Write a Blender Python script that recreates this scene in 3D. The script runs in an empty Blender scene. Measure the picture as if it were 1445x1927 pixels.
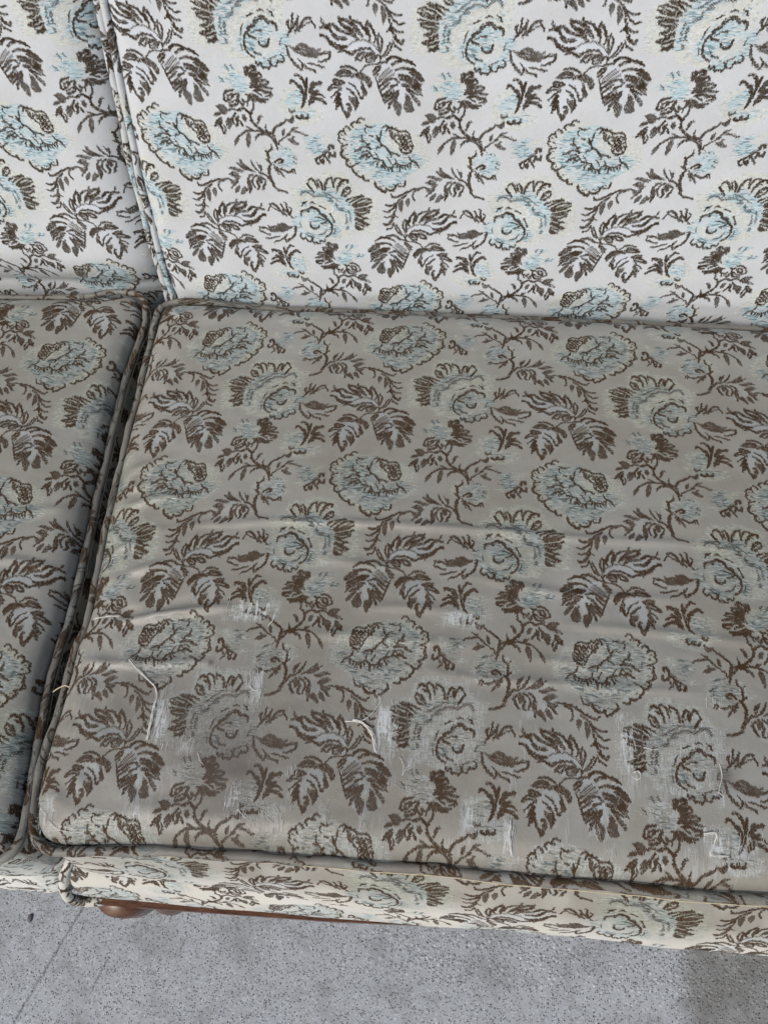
import bpy, math, random
import numpy as np
from mathutils import Matrix, Vector

random.seed(7)
rng = np.random.default_rng(7)
SC = bpy.context.scene
COL = SC.collection
ZF = 0.43                      # height of the seat's piping line above the ground (m)

# ------------------------------------------------------------------ camera
cam_d = bpy.data.cameras.new("camera")
cam_d.sensor_fit = 'VERTICAL'; cam_d.sensor_height = 36.0
cam_d.lens = 1589.8 / 1927 * 36.0
cam_d.clip_start = 0.02; cam_d.clip_end = 300.0
cam = bpy.data.objects.new("camera", cam_d); COL.objects.link(cam)
CR = ((0.99566303, -0.04930774, 0.07889156),
      (0.07942421, 0.8920895, -0.4448237),
      (-0.04844508, 0.44916041, 0.89213676))
M = Matrix(CR).to_4x4(); M.translation = Vector((0.50855, -0.63333, 0.74087 + ZF))
cam.matrix_world = M
SC.camera = cam

# ------------------------------------------------------------------ light
SUN_EL, SUN_AZ = math.radians(42), math.radians(-142)   # azimuth measured from +y towards +x
world = bpy.data.worlds.new("World"); SC.world = world; world.use_nodes = True
wn = world.node_tree; bg = wn.nodes['Background']
sky = wn.nodes.new('ShaderNodeTexSky'); sky.sky_type = 'NISHITA'; sky.sun_disc = False
sky.sun_elevation = SUN_EL; sky.sun_rotation = SUN_AZ
sky.air_density = 1.0; sky.dust_density = 5.0; sky.ozone_density = 0.9
wn.links.new(sky.outputs[0], bg.inputs[0]); bg.inputs[1].default_value = 0.085
sd = bpy.data.lights.new("sun", 'SUN'); sd.energy = 1.5; sd.angle = math.radians(24); sd.color = (1, .985, .955)
so = bpy.data.objects.new("sun", sd); COL.objects.link(so)
sdir = Vector((math.sin(SUN_AZ) * math.cos(SUN_EL), math.cos(SUN_AZ) * math.cos(SUN_EL), math.sin(SUN_EL)))
so.rotation_euler = sdir.to_track_quat('Z', 'Y').to_euler(); so.location = sdir * 20
SC.view_settings.view_transform = 'Standard'; SC.view_settings.look = 'None'
SC.view_settings.gamma = 1.0; SC.view_settings.exposure = 0.24

# woven motifs, traced as strokes (B, K with width) and fills, in 0.1 mm on the cloth
PATTERN = """
B16 239,59 286,109 327,158 351,207
B14 265,84 258,126 247,151 263,175
B14 265,84 285,126 295,175 296,220 309,228
B14 306,80 331,117 341,158
B16 342,92 373,150 406,190 449,206 468,198
B14 450,198 480,157 497,124
B10 367,117 409,150 461,169
H 224,-51 292,-103 377,-125 489,-130 593,-71 581,-131 528,-157 474,-174 400,-173 326,-182 268,-155
F 217,-17 260,-34 296,-34 331,-9 358,0 414,-18 411,-30 453,-39 491,-52 516,-31 518,-53 495,-96 488,-122 423,-121 368,-116 310,-90 261,-60
B18 214,-34 228,-111 260,-164 300,-199 334,-222 345,-182
B14 318,-138 354,-182 404,-218 442,-227 465,-249
B14 395,-165 447,-178 495,-192 546,-197
B16 495,-100 539,-79 584,-71 608,-62
B14 608,-62 606,-105 572,-131 527,-148 496,-152
B10 495,-196 522,-188
H 554,140 623,163 724,210 814,192 956,180 1077,71 1075,-29 1061,-114 948,-146 836,-127 721,-73 594,6 534,65
G 608,131 701,96 831,60 941,33 1019,-11 1053,-63 979,-44 860,-33 773,-56 753,-39 694,4 603,89
B12 552,205 558,180 578,160 606,149
B20 606,149 650,155 689,129 737,100 791,90 838,69 869,39
B20 537,128 580,139 628,114 659,76 706,55 769,49
B14 630,89 670,51 726,37
B24 538,74 580,56 610,23 658,-4 723,-17 768,-14
B14 613,-3 680,-34 745,-47
B16 692,-64 709,-47 755,-56 803,-78 845,-49
K15 768,-14 817,23 870,35 923,38 979,15 1029,-20 1059,-71 1063,-102
B22 715,210 728,169 768,136 825,102 847,68
B22 725,198 779,189 826,163 867,126 910,67
B14 785,144 841,118 891,76
B16 810,220 822,196 869,179 907,157 939,116 953,74
B16 964,184 951,156 955,124 971,74 968,32
B20 -1034,172 -1002,131 -983,89 -973,56 -986,23
B16 -943,88 -957,64 -951,22 -949,-46
B14 -943,88 -919,46 -920,-4 -936,-46
B16 755,-56 801,-66 845,-49 897,-33 950,-30 997,-49
B18 835,-118 851,-97 875,-76 918,-59
B14 845,-122 890,-119 920,-77 964,-65
B16 938,-137 933,-103 966,-78 1009,-66
F 945,-124 968,-95 1010,-74 1029,-79 998,-113
B12 -1062,-142 -1017,-134 -986,-105 -962,-79 -944,-114 -948,-149
B14 -937,-102 -953,-140
B12 1044,-153 1004,-156 950,-164 907,-180 883,-206 872,-228
B12 -961,-148 -917,-141 -873,-133
B12 -924,-93 -894,-56 -866,-6 -845,27
H 601,-318 709,-283 705,-411 649,-504 598,-465 562,-400
H 837,-413 944,-378 934,-442 885,-497 862,-535 835,-544
G 745,-275 800,-271 861,-313 878,-377 837,-413 787,-394 745,-430 735,-504 710,-533 682,-457 700,-365
B16 698,-190 742,-177 798,-187 849,-223
B18 645,-251 684,-234 739,-230 795,-235
B14 660,-260 715,-261 779,-253
B14 665,-229 719,-212 774,-213
B20 790,-267 833,-245 889,-246 939,-278 964,-324 950,-355
F 817,-263 870,-246 918,-260 957,-306 962,-342 940,-350 907,-314 857,-286
B16 879,-313 899,-359 914,-396 913,-423
B16 875,-349 890,-395 886,-432 871,-464
B14 760,-320 799,-339 838,-385 848,-431
B14 737,-365 767,-384 791,-421
B14 612,-296 654,-292 717,-315
B14 619,-314 666,-319 713,-324
B16 557,-391 577,-363 621,-336 687,-337
B14 562,-395 607,-373 680,-355
B14 587,-456 613,-428 656,-392 690,-365
B16 610,-494 635,-456 667,-410
B16 627,-560 631,-513 655,-466 674,-429
B14 627,-560 659,-504 669,-466
B20 666,-485 678,-542 708,-599 721,-628
B16 721,-628 745,-590 759,-543 745,-505 727,-514
F 674,-513 696,-580 722,-633 745,-590 753,-533 735,-542 720,-580 698,-551
F 746,-439 804,-449 840,-478 837,-525 800,-567 785,-524 755,-477
B14 798,-403 824,-459 816,-543
B14 842,-385 852,-422 861,-459
H -1006,-217 -926,-141 -790,-93 -629,-150 -560,-284 -563,-410 -591,-510 -674,-564 -788,-608 -875,-530 -940,-473 -983,-307
G -959,-166 -880,-151 -841,-169 -784,-241 -741,-331 -729,-404 -763,-477 -795,-448 -846,-419 -880,-382 -845,-310 -820,-240
K22 -952,-272 -905,-220 -856,-186
K22 -946,-308 -892,-247 -835,-204
K22 -941,-344 -886,-282 -813,-231
B20 -886,-137 -852,-100 -799,-93 -743,-107
B20 -838,-160 -784,-132 -705,-121 -627,-159
B18 -799,-205 -747,-189 -684,-191 -630,-193
B22 -684,-191 -616,-220 -574,-257 -554,-288
B26 -773,-250 -718,-256 -650,-281 -579,-328
B18 -669,-227 -608,-264 -566,-297
B20 -760,-277 -703,-292 -633,-326 -576,-364
B18 -725,-323 -657,-343 -596,-381 -572,-414
B18 -743,-322 -680,-369 -609,-408
F -671,-424 -646,-407 -590,-464 -586,-510 -622,-491
B18 -688,-378 -652,-425 -614,-482
F -741,-524 -720,-460 -720,-405 -680,-424 -648,-499 -647,-555 -691,-573 -721,-563
F -844,-494 -809,-476 -760,-496 -752,-543 -763,-590 -786,-618 -811,-579 -833,-531
B16 -1013,-226 -982,-192 -940,-166
B14 -1010,-253 -969,-218 -938,-184
B14 -993,-271 -965,-245
B16 -973,-316 -940,-290
B16 -963,-353 -916,-327 -867,-292 -823,-280 -773,-303
B16 -953,-389 -903,-354 -862,-319
B18 -936,-436 -886,-400 -840,-347 -789,-321
B18 -926,-473 -874,-419 -832,-392 -826,-374
B16 -909,-492 -860,-447 -820,-411 -784,-375
B18 -874,-535 -862,-493 -823,-448 -784,-403
B14 -817,-485 -791,-421 -780,-375
B14 -986,-289 -951,-398 -920,-482
C -429,-277 -275,-256 -197,-292 -174,-411 -230,-487 -328,-489 -408,-415
L -390,-304 -284,-284 -215,-347 -203,-430 -270,-464 -329,-442 -379,-386
L -496,-324 -419,-323 -399,-368 -437,-388 -496,-361
L -419,-223 -314,-217 -294,-257 -351,-276 -400,-259
K20 -381,-231 -361,-276
K20 -328,-226 -309,-257
K22 -457,-333 -428,-364
B20 -212,-274 -204,-238 -180,-233 -184,-264 -202,-301
B20 -169,-291 -141,-264 -114,-228 -133,-214 -161,-237
B18 -168,-310 -113,-255 -99,-227
B20 -157,-337 -111,-291 -74,-272 -58,-299
B18 -166,-365 -119,-327 -72,-309
B18 -175,-402 -137,-364 -71,-336 -14,-336 7,-354
B16 -155,-397 -79,-368 -12,-363
B20 -136,-401 -59,-387 28,-400
B16 -154,-430 -77,-419 -19,-428
B18 -57,-438 11,-437 17,-465 -36,-471
B18 -134,-439 -75,-466
B20 -173,-458 -113,-495 -54,-504 -29,-504
B16 -191,-477 -151,-505 -102,-523 -53,-528
B18 -192,-468 -175,-515 -150,-529
B16 -344,-442 -398,-448 -436,-481 -451,-529 -436,-548
B14 -416,-529 -402,-490 -358,-475
B16 -426,-548 -377,-518 -348,-480 -299,-469
B18 -405,-586 -346,-575 -317,-546 -308,-507
B14 -406,-562 -357,-547
B16 -294,-469 -318,-517 -347,-537
B16 -298,-536 -277,-574 -258,-545 -269,-516
B16 -248,-535 -209,-525 -206,-477 -231,-473
B14 -228,-568 -219,-525
B14 -165,-534 -173,-582 -196,-616 -205,-646
B18 -425,-626 -375,-610 -325,-624 -286,-603 -246,-612 -215,-651 -208,-700 -182,-739 -140,-779 -89,-808 -36,-858 -3,-909 11,-971
B14 -38,-808 -6,-858 13,-919
H -574,-768 -504,-696 -414,-665 -315,-643 -245,-661 -253,-721 -302,-752 -372,-763 -442,-795 -492,-847
F -550,-599 -505,-579 -455,-587 -425,-626 -454,-666 -504,-667 -515,-628
F -575,-679 -525,-648 -494,-667 -524,-687 -565,-693
B18 -579,-789 -554,-748 -504,-706
B16 -579,-789 -544,-773 -504,-746
B16 -503,-848 -518,-797 -524,-757 -504,-726
B14 -492,-847 -483,-806 -493,-766
F -463,-796 -468,-735 -444,-695 -414,-704 -408,-754 -442,-800
B14 -414,-704 -374,-674 -355,-644
B16 -393,-744 -393,-704 -374,-674
B16 -372,-768 -353,-733 -354,-693 -334,-673
B16 -302,-762 -323,-722 -344,-693
F -304,-662 -275,-652 -249,-691 -263,-726 -288,-702
F -162,-739 -154,-679 -126,-649 -96,-654 -120,-679 -133,-719
B12 -85,-778 -72,-738
B22 -80,-788 -48,-818
B16 -98,-819 -149,-804 -210,-800 -280,-812 -340,-849 -370,-875
F -418,-980 -414,-928 -395,-886 -360,-859 -364,-906 -393,-948
F -296,-961 -298,-894 -284,-842 -249,-821 -238,-862 -256,-924 -280,-971
F -282,-761 -241,-760 -210,-790 -235,-796 -261,-781
B16 -83,-828 -138,-834 -177,-856 -196,-887
B16 -2,-838 -13,-807 9,-767 57,-736 105,-706 123,-686
F 117,-662 161,-666 199,-641 207,-686 184,-710 144,-701
B14 28,-919 42,-888 94,-852 142,-816 170,-785 219,-785 270,-800 321,-820
F 78,-837 76,-796 103,-756 110,-786 98,-826
F 165,-785 178,-755 216,-740 246,-745 218,-760 199,-775
F 115,-857 154,-846 183,-825 199,-841 185,-856 238,-902 199,-907 158,-897
C 77,-579 91,-484 115,-399 190,-380 277,-399 324,-502 396,-559 494,-569 510,-636 428,-695 333,-725 234,-715 191,-666 130,-637
L 148,-540 162,-464 231,-417 277,-399 310,-445 306,-521 241,-550 205,-598 171,-588
L 238,-636 244,-598 342,-597 427,-578 423,-636 347,-656 279,-666
B20 202,-348 224,-325 254,-339 285,-371 311,-408 326,-464 316,-521 290,-564
B14 274,-353 303,-362 327,-427
B18 263,-275 296,-271 327,-303 339,-335 336,-353
B16 368,-294 367,-335 342,-371
B18 369,-298 360,-362 346,-427 334,-502
B18 384,-418 407,-353 433,-335 422,-372 394,-427
B18 418,-372 453,-344 499,-331 492,-354
B18 372,-502 405,-436 440,-409 472,-399
B16 382,-511 424,-446 470,-427 521,-456
B24 401,-502 427,-474 475,-479 531,-512
B14 365,-530 401,-502
B14 171,-588 182,-612 215,-598 228,-578
B18 233,-636 249,-661 278,-656 291,-636 318,-661 346,-646 348,-617
C -168,-1059 -132,-963 -72,-931 -38,-1004 -66,-1057 -83,-1111 -145,-1112
C 121,-939 172,-959 211,-1064 207,-1139 159,-1194 88,-1206 105,-1151 172,-1086
L -66,-1046 -39,-983 31,-961 121,-939 176,-1001 183,-1096 135,-1140 65,-1173 1,-1142 -32,-1099
B14 -47,-931 -50,-972 -89,-1004 -96,-1058 -78,-1111
B12 -110,-984 -88,-1026 -86,-1068
B12 -121,-1074 -83,-1111 -63,-1110
B16 -32,-1099 7,-1072 43,-1077 45,-1098 9,-1104
B8 49,-934 65,-939
B8 91,-950 104,-958
B8 127,-960 141,-968
B12 158,-1043 191,-1064
B12 152,-1091 184,-1107
B16 23,-1168 77,-1200 118,-1189 137,-1172
B12 127,-1172 140,-1210
B12 148,-1172 166,-1210
B14 -41,-1132 -18,-1175 21,-1218 45,-1261
B12 -39,-1164 -4,-1229
B12 -19,-1153 24,-1185
C 440,-814 546,-795 543,-855 491,-927
C 257,-1011 325,-979 370,-1031
L 293,-835 350,-804 439,-804 436,-875 501,-927 457,-989 388,-1000 334,-958 308,-896
K20 456,-978 512,-937
B14 382,-1052 397,-1095 416,-1084
B16 392,-1047 430,-1020 458,-999
B16 421,-1031 447,-1089 464,-1062
B16 453,-1052 486,-978 524,-958
B14 479,-1010 499,-1052 527,-1084
B14 518,-999 507,-1041
B18 515,-968 538,-999 579,-1005 575,-968
B18 523,-947 533,-906 568,-911 561,-937
B18 -58,-1110 -91,-1154 -98,-1220 -90,-1275 -61,-1330
C -1366,-795 -1325,-726 -1234,-677 -1172,-634 -1121,-659 -976,-672 -878,-693 -677,-757 -562,-819 -477,-1015 -517,-1107 -651,-1178 -731,-1231 -732,-1285 -790,-1295 -825,-1327 -912,-1348 -950,-1370 -1029,-1314 -1098,-1258 -1216,-1203 -1309,-1105 -1359,-1020 -1381,-835
L -1284,-826 -1216,-746 -1106,-699 -975,-681 -887,-693 -919,-801 -883,-902 -776,-966 -677,-978 -564,-1012 -596,-1105 -655,-1157 -755,-1208 -849,-1239 -948,-1249 -1068,-1182 -1170,-1096 -1248,-1032 -1282,-917
L -708,-967 -601,-970 -531,-1034 -588,-1095
E -926,-751 -867,-762 -777,-844 -744,-925 -799,-945 -883,-902 -933,-830
L -1311,-846 -1267,-959 -1224,-1063 -1120,-1171 -1016,-1264 -877,-1316 -747,-1257 -701,-1177 -613,-1115 -664,-1051 -910,-1109 -1118,-1043 -1228,-959
B9 659,-795 670,-805
B9 673,-835 694,-846
B9 674,-922 694,-927
B9 677,-989 702,-989
B9 721,-1063 737,-1074
B9 797,-1149 813,-1160
B9 -989,-1309 -973,-1314
B9 -959,-1309 -944,-1309
B9 -889,-1304 -868,-1310
B9 -852,-1283 -836,-1289
B9 -786,-1262 -770,-1268
B9 832,-669 848,-683
B12 810,-1022 857,-1001 895,-991
B12 892,-898 928,-879
B12 927,-798 966,-804
B10 -906,-1004 -882,-1036 -872,-1068
B10 -826,-1016 -816,-1048 -805,-1058
B10 969,-961 994,-992 1003,-1024
B10 -886,-703 -915,-702 -950,-721
B14 882,-650 856,-630 828,-639 814,-678
B14 814,-678 775,-673 759,-697 777,-727
B14 745,-746 723,-721 690,-731 685,-765 702,-790
B14 689,-765 650,-765 629,-795 643,-825
B14 642,-820 625,-840 638,-866 664,-881
B14 705,-892 661,-896 650,-927 667,-948
B20 657,-948 641,-979 654,-1010 692,-1031
B18 707,-1037 686,-1063 699,-1095 737,-1111 760,-1095
B14 825,-1058 797,-1074 759,-1090 744,-1127 769,-1170 804,-1203
B18 751,-1148 792,-1192 825,-1214 854,-1198
B16 906,-1247 871,-1252 852,-1225 864,-1203
B20 -1036,-1264 -1031,-1303 -983,-1347 -939,-1370 -923,-1348
B18 -926,-1326 -882,-1349 -835,-1327 -817,-1283
B14 -799,-1273 -790,-1295 -751,-1290 -731,-1263 -731,-1231
B10 892,-718 886,-748 900,-778
B10 889,-699 935,-719 990,-700
B12 859,-797 854,-837 899,-878 929,-919
B14 809,-939 836,-918 894,-914 936,-930
B12 843,-970 879,-950 930,-960
B12 -1123,-1001 -1063,-1007 -1031,-1023 -980,-1034 -944,-1046 -934,-1077 -911,-1099 -862,-1100 -845,-1079 -809,-1064 -767,-1080 -718,-1076 -674,-1051 -658,-1030
B12 875,-1027 918,-1012
B12 955,-1065 991,-1045
B12 -968,-1087 -963,-1119
B12 -938,-1088 -932,-1125
B12 -911,-1099 -895,-1141
B12 -882,-1099 -866,-1137
B12 -735,-1091 -720,-1124
B12 -708,-1082 -692,-1114
B10 -759,-1096 -746,-1112
B12 838,-857 868,-868
B14 -1010,-799 -990,-839 -966,-870 -963,-890 -934,-891 -898,-932 -875,-953 -825,-965 -782,-986
B12 -960,-750 -968,-790 -975,-810 -982,-830
B10 -961,-901 -999,-910 -1015,-930
B14 -875,-953 -864,-995
B14 -695,-983 -668,-1030 -625,-1052 -598,-1095
B16 -912,-751 -897,-722 -864,-718 -833,-733 -814,-734 -797,-754
B16 -880,-742 -853,-762 -854,-812 -830,-812 -822,-773
B14 -790,-764 -745,-750 -697,-756
B13 -809,-798 -792,-783 -769,-804 -754,-784 -731,-803 -715,-785 -689,-798
B13 -794,-828 -778,-812 -755,-834 -739,-813 -717,-833 -696,-814 -673,-826
B13 -779,-859 -763,-842 -740,-865 -724,-843 -702,-864 -681,-846 -660,-857
B13 -769,-889 -753,-872 -730,-895 -714,-873 -692,-894 -671,-874 -652,-885
B13 -760,-917 -743,-903 -720,-926 -704,-904 -682,-922 -661,-902
B12 -867,-762 -873,-787 -846,-802 -822,-833 -791,-874 -774,-920
B14 772,-959 800,-944 839,-939
B12 837,-1001 865,-986 903,-976
B12 -1011,-1097 -1000,-1066 -979,-1045
B12 -949,-1109 -949,-1077 -943,-1056
B12 -863,-1153 -858,-1121 -856,-1105
B12 -811,-1111 -802,-1090 -797,-1074
B12 -777,-1133 -778,-1101 -771,-1085
B12 -674,-1103 -674,-1077 -672,-1061
B12 946,-1002 927,-976 910,-960
B16 -773,-925 -739,-956 -701,-952 -667,-927 -656,-877
B12 -725,-755 -690,-766 -673,-836
B18 521,528 468,507 423,453 399,397 354,359 269,337
B18 397,640 430,585 432,519 423,453
H 767,285 844,351 857,486 744,621 714,665 606,559 503,583 521,528 475,441 513,349 661,311
F 724,664 682,622 649,591 606,559 563,533 605,532 669,558 722,589
F 754,615 691,579 627,548 669,541 722,567
F 858,547 795,570 732,550 689,524 752,511 795,532
F 863,497 805,521 751,495 730,467 771,444 804,465 846,481
F 856,430 793,443 751,467 765,422 813,398 850,396
B16 844,351 813,386 771,416
F 821,300 801,353 759,388 748,354 789,307
F 761,273 747,331 706,378 684,356 703,310
B16 704,321 663,368 665,436 645,481 604,504
B18 661,311 652,357 643,403 655,447
B14 599,370 622,426 603,471 562,505
B18 577,359 557,382 569,427 551,483
F 534,349 515,395 496,429 477,474 474,418 503,361
B14 530,495 498,473 470,441
F 560,450 541,506 508,473 517,428 537,417
B14 605,651 593,614 565,571 532,533
B14 547,631 524,594 512,550
B12 515,616 503,572 512,545
B12 754,615 712,578
B16 -795,360 -822,338 -876,352 -941,389 -1016,425 -1090,439 -1165,442
B14 909,428 963,404 984,358 962,301
F -963,228 -941,286 -957,332 -990,311 -985,264
F -898,155 -870,225 -876,283 -919,319 -919,262 -914,203
B14 -734,248 -778,238 -843,270 -887,318 -952,366
B14 -716,182 -766,173 -821,222 -865,283
B14 -727,112 -776,114 -832,164 -854,247
B14 -826,176 -837,129 -870,112
B22 -720,39 -765,29 -809,92 -826,152
B16 -731,15 -787,42 -815,92
B14 -748,-27 -798,-6 -815,31
B12 -820,44 -854,-40 -904,-93
C 262,389 147,402 73,514 36,558 -69,537 -165,591 -372,559 -443,404 -609,313 -660,175 -639,-38 -540,-87 -409,-62 -357,-161 -229,-175 -92,-214 121,-167 208,-45 216,194
L 156,379 21,392 -83,393 -162,427 -274,348 -367,269 -405,129 -413,-14 -345,-63 -293,10 -311,129 -233,164 -161,245 -71,302 -7,313 69,346 140,311
E 128,288 58,335 -30,290 -137,268 -210,176 -293,106 -307,-14 -270,-63 -205,33 -155,105 -42,174 90,219
L -157,81 -224,58 -269,34 -259,-63 -203,-137 -157,-113 -173,-15
L 147,265 5,220 -110,128 -179,81 -117,57 3,197 88,196 141,195
L 258,51 208,100 146,125 75,173 -20,174 -111,116 -165,9 -154,-89 -85,-151 -81,-214 28,-216 120,-180 178,-143 217,-70
E 149,29 75,54 34,-42 -63,-41 -27,-115 62,-92 140,-68
B12 130,195 112,231 81,243
B10 49,232 18,244 -15,232
B10 -49,209 -92,198 -116,175
B10 -152,128 -179,81 -195,33
B10 -203,-39 -198,-88
B10 3,79 -51,80 -96,56
B10 -27,-115 -80,-102 -118,-52
B10 169,16 154,-32
B10 114,-117 56,-153
K14 -85,370 -150,348 -217,303 -273,269
K14 -347,176 -366,106 -370,34
B18 143,95 136,137 84,155
B24 73,144 54,173 13,185 -32,162 -51,127
B20 -51,127 -102,98 -129,45
B16 -57,14 -109,33 -133,57 -165,9 -168,-64 -146,-113 -95,-139
B16 -93,-176 -80,-201 -46,-189 -28,-227 7,-215 27,-228 47,-191 34,-159
B14 50,-166 63,-204 95,-204 116,-161
B14 116,-161 153,-174 178,-143 159,-106
B16 61,18 46,-30 12,-48 -29,-29 -32,-5
K20 129,311 122,345 71,363 38,346 -7,313 -68,330 -133,314 -188,280
K26 -158,268 -200,268
K20 -224,245 -239,199 -295,176
K22 -321,129 -331,46 -313,22
K24 -348,-2 -331,-38
B18 57,447 34,414 -3,358
B18 30,492 0,503 -25,459 -44,415
B16 30,492 52,447
B16 -42,493 -73,493 -94,438 -98,393
B14 -42,493 -58,437 -70,415
B18 -124,393 -129,449 -164,504 -203,521
B14 -203,521 -199,471
B16 -214,427 -227,493 -265,521 -286,510
B16 -250,382 -264,438 -299,493 -350,493
B20 -299,493 -349,499 -362,471
B14 -256,416 -283,449 -323,460
B20 -296,337 -321,393 -369,416 -382,393
B16 -318,326 -357,348 -384,382
B16 -295,348 -343,377
B14 -334,280 -403,314 -503,337
B16 -368,257 -445,303 -514,331
B16 -402,234 -469,280 -538,303 -591,291
B14 -394,223 -474,246 -562,280
B16 -416,211 -517,234 -595,268
B16 -420,182 -522,199 -601,222
B14 -413,153 -504,176 -576,182
B18 -426,135 -509,141 -568,164
B18 -426,129 -482,106 -548,88
B14 -421,94 -487,70 -517,82
B22 -424,70 -490,46 -562,22
B16 -418,34 -495,10 -548,10
B18 -419,-14 -459,-38 -502,-38
B14 -421,10 -479,-26 -509,-14
"""
PATCH= [(0.268, -0.479, 0.0081, 0.0243, 0.9), (0.295, -0.505, 0.0072, 0.0067, 0.7), (0.316, -0.441, 0.0268, 0.006, 0.5), (0.348, -0.45, 0.006, 0.0166, 0.8), (0.278, -0.504, 0.0072, 0.0029, 0.5), (0.185, -0.563, 0.0071, 0.0159, 0.6), (0.261, -0.56, 0.0059, 0.0093, 0.6), (0.344, -0.545, 0.0091, 0.0147, 0.9), (0.377, -0.557, 0.0136, 0.0123, 0.5), (0.388, -0.529, 0.0047, 0.0149, 0.5), (0.463, -0.48, 0.0087, 0.0245, 0.9), (0.417, -0.549, 0.0048, 0.0062, 0.5), (0.45, -0.554, 0.0035, 0.0061, 0.5), (0.373, -0.421, 0.0061, 0.0062, 0.4), (0.335, -0.383, 0.0227, 0.0103, 0.8), (0.278, -0.372, 0.0043, 0.0057, 0.4), (0.522, -0.381, 0.018, 0.0081, 0.7), (0.484, -0.508, 0.0055, 0.0086, 0.6), (0.536, -0.544, 0.0066, 0.0146, 0.7), (0.567, -0.558, 0.0044, 0.0139, 0.7), (0.633, -0.548, 0.0054, 0.0051, 0.5), (0.661, -0.484, 0.0077, 0.0242, 0.8), (0.667, -0.507, 0.0055, 0.0055, 0.6), (0.729, -0.55, 0.0095, 0.0121, 1.0), (0.751, -0.553, 0.0127, 0.011, 0.6), (0.647, -0.561, 0.0044, 0.003, 0.4), (0.711, -0.559, 0.0041, 0.0061, 0.4), (0.466, -0.563, 0.0035, 0.0139, 0.3), (0.735, -0.518, 0.0025, 0.0053, 0.7), (0.342, -0.447, 0.0047, 0.0088, 0.6), (0.454, -0.456, 0.0045, 0.0067, 0.6), (0.658, -0.458, 0.0055, 0.0054, 0.6), (0.737, -0.44, 0.0077, 0.0067, 0.4)]
WR= [([(0.2127, -0.3999), (0.2493, -0.3917), (0.3122, -0.38)], 1.6, 0.004), ([(0.2313, -0.3065), (0.263, -0.3003), (0.3029, -0.2976), (0.3425, -0.2934), (0.4356, -0.2921), (0.5375, -0.2938), (0.6374, -0.2961), (0.7976, -0.2929)], 0.9, 0.004), ([(0.1875, -0.2417), (0.2258, -0.2244)], 0.8, 0.005), ([(0.1892, -0.285), (0.213, -0.2744), (0.2562, -0.2671)], 1.0, 0.005), ([(0.2081, -0.3524), (0.2436, -0.3405)], 1.0, 0.005), ([(0.1885, -0.2631), (0.2205, -0.2524)], 0.8, 0.004), ([(0.5216, -0.3388), (0.6097, -0.3515), (0.7233, -0.3497)], 0.6, 0.004), ([(0.3895, -0.3296), (0.4686, -0.3372)], 0.5, 0.004), ([(0.6117, -0.3805), (0.6963, -0.3816), (0.7865, -0.3857)], 0.7, 0.004), ([(0.4945, -0.427), (0.5275, -0.4323), (0.6285, -0.4327), (0.7255, -0.4322)], 0.6, 0.004), ([(0.1842, -0.4375), (0.2246, -0.4372), (0.3048, -0.4325)], 0.8, 0.004), ([(0.4332, -0.3763), (0.464, -0.3731), (0.5136, -0.3741)], 0.6, 0.004), ([(0.3786, -0.4016), (0.445, -0.4027), (0.5379, -0.4041)], 0.5, 0.005), ([(0.5837, -0.4128), (0.6736, -0.4166)], 0.5, 0.004), ([(0.1904, -0.3296), (0.2129, -0.319)], 1.0, 0.004)]
THREADS= [([(0.2305, -0.434), (0.2409, -0.4432), (0.2514, -0.4513), (0.2597, -0.4584), (0.2626, -0.4685), (0.261, -0.475), (0.2671, -0.4765)], 0.0007), ([(0.2618, -0.474), (0.2616, -0.4877), (0.2607, -0.5025)], 0.0011), ([(0.4286, -0.4765), (0.4385, -0.4759), (0.4464, -0.4727), (0.453, -0.4652), (0.4568, -0.4569), (0.4538, -0.4526)], 0.0005), ([(0.4348, -0.4752), (0.4441, -0.4773), (0.451, -0.4847), (0.4538, -0.4923), (0.4558, -0.4999)], 0.0012), ([(0.4795, -0.5168), (0.4826, -0.5108), (0.4888, -0.5053)], 0.0005), ([(0.4763, -0.5023), (0.4802, -0.5084), (0.4794, -0.5148)], 0.0005), ([(0.3425, -0.4511), (0.3469, -0.4555), (0.3533, -0.4542), (0.3531, -0.4597), (0.3501, -0.4653)], 0.0005), ([(0.719, -0.5436), (0.7286, -0.5421), (0.726, -0.5509), (0.7231, -0.5588), (0.7378, -0.5584)], 0.0009), ([(0.6657, -0.5014), (0.6692, -0.4999), (0.6716, -0.503), (0.6694, -0.5065), (0.6656, -0.5051)], 0.0006), ([(0.1884, -0.5717), (0.1954, -0.5773), (0.2069, -0.5792), (0.2184, -0.5788)], 0.0004), ([(0.1847, -0.5678), (0.1774, -0.5624), (0.1819, -0.565)], 0.0004), ([(0.1863, -0.3965), (0.1984, -0.395), (0.2113, -0.3938)], 0.0007), ([(0.6751, -0.481), (0.6836, -0.482), (0.6902, -0.479)], 0.0004), ([(0.3515, -0.3971), (0.3555, -0.391), (0.3569, -0.3829)], 0.0005), ([(0.307, -0.5106), (0.3098, -0.5164), (0.3131, -0.5197)], 0.0004), ([(0.7353, -0.489), (0.7362, -0.5002), (0.7328, -0.5107), (0.7376, -0.5144)], 0.0005), ([(0.568, -0.5447), (0.5676, -0.5589), (0.5698, -0.5709)], 0.0008), ([(0.5277, -0.3757), (0.5245, -0.3881)], 0.0004)]


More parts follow.
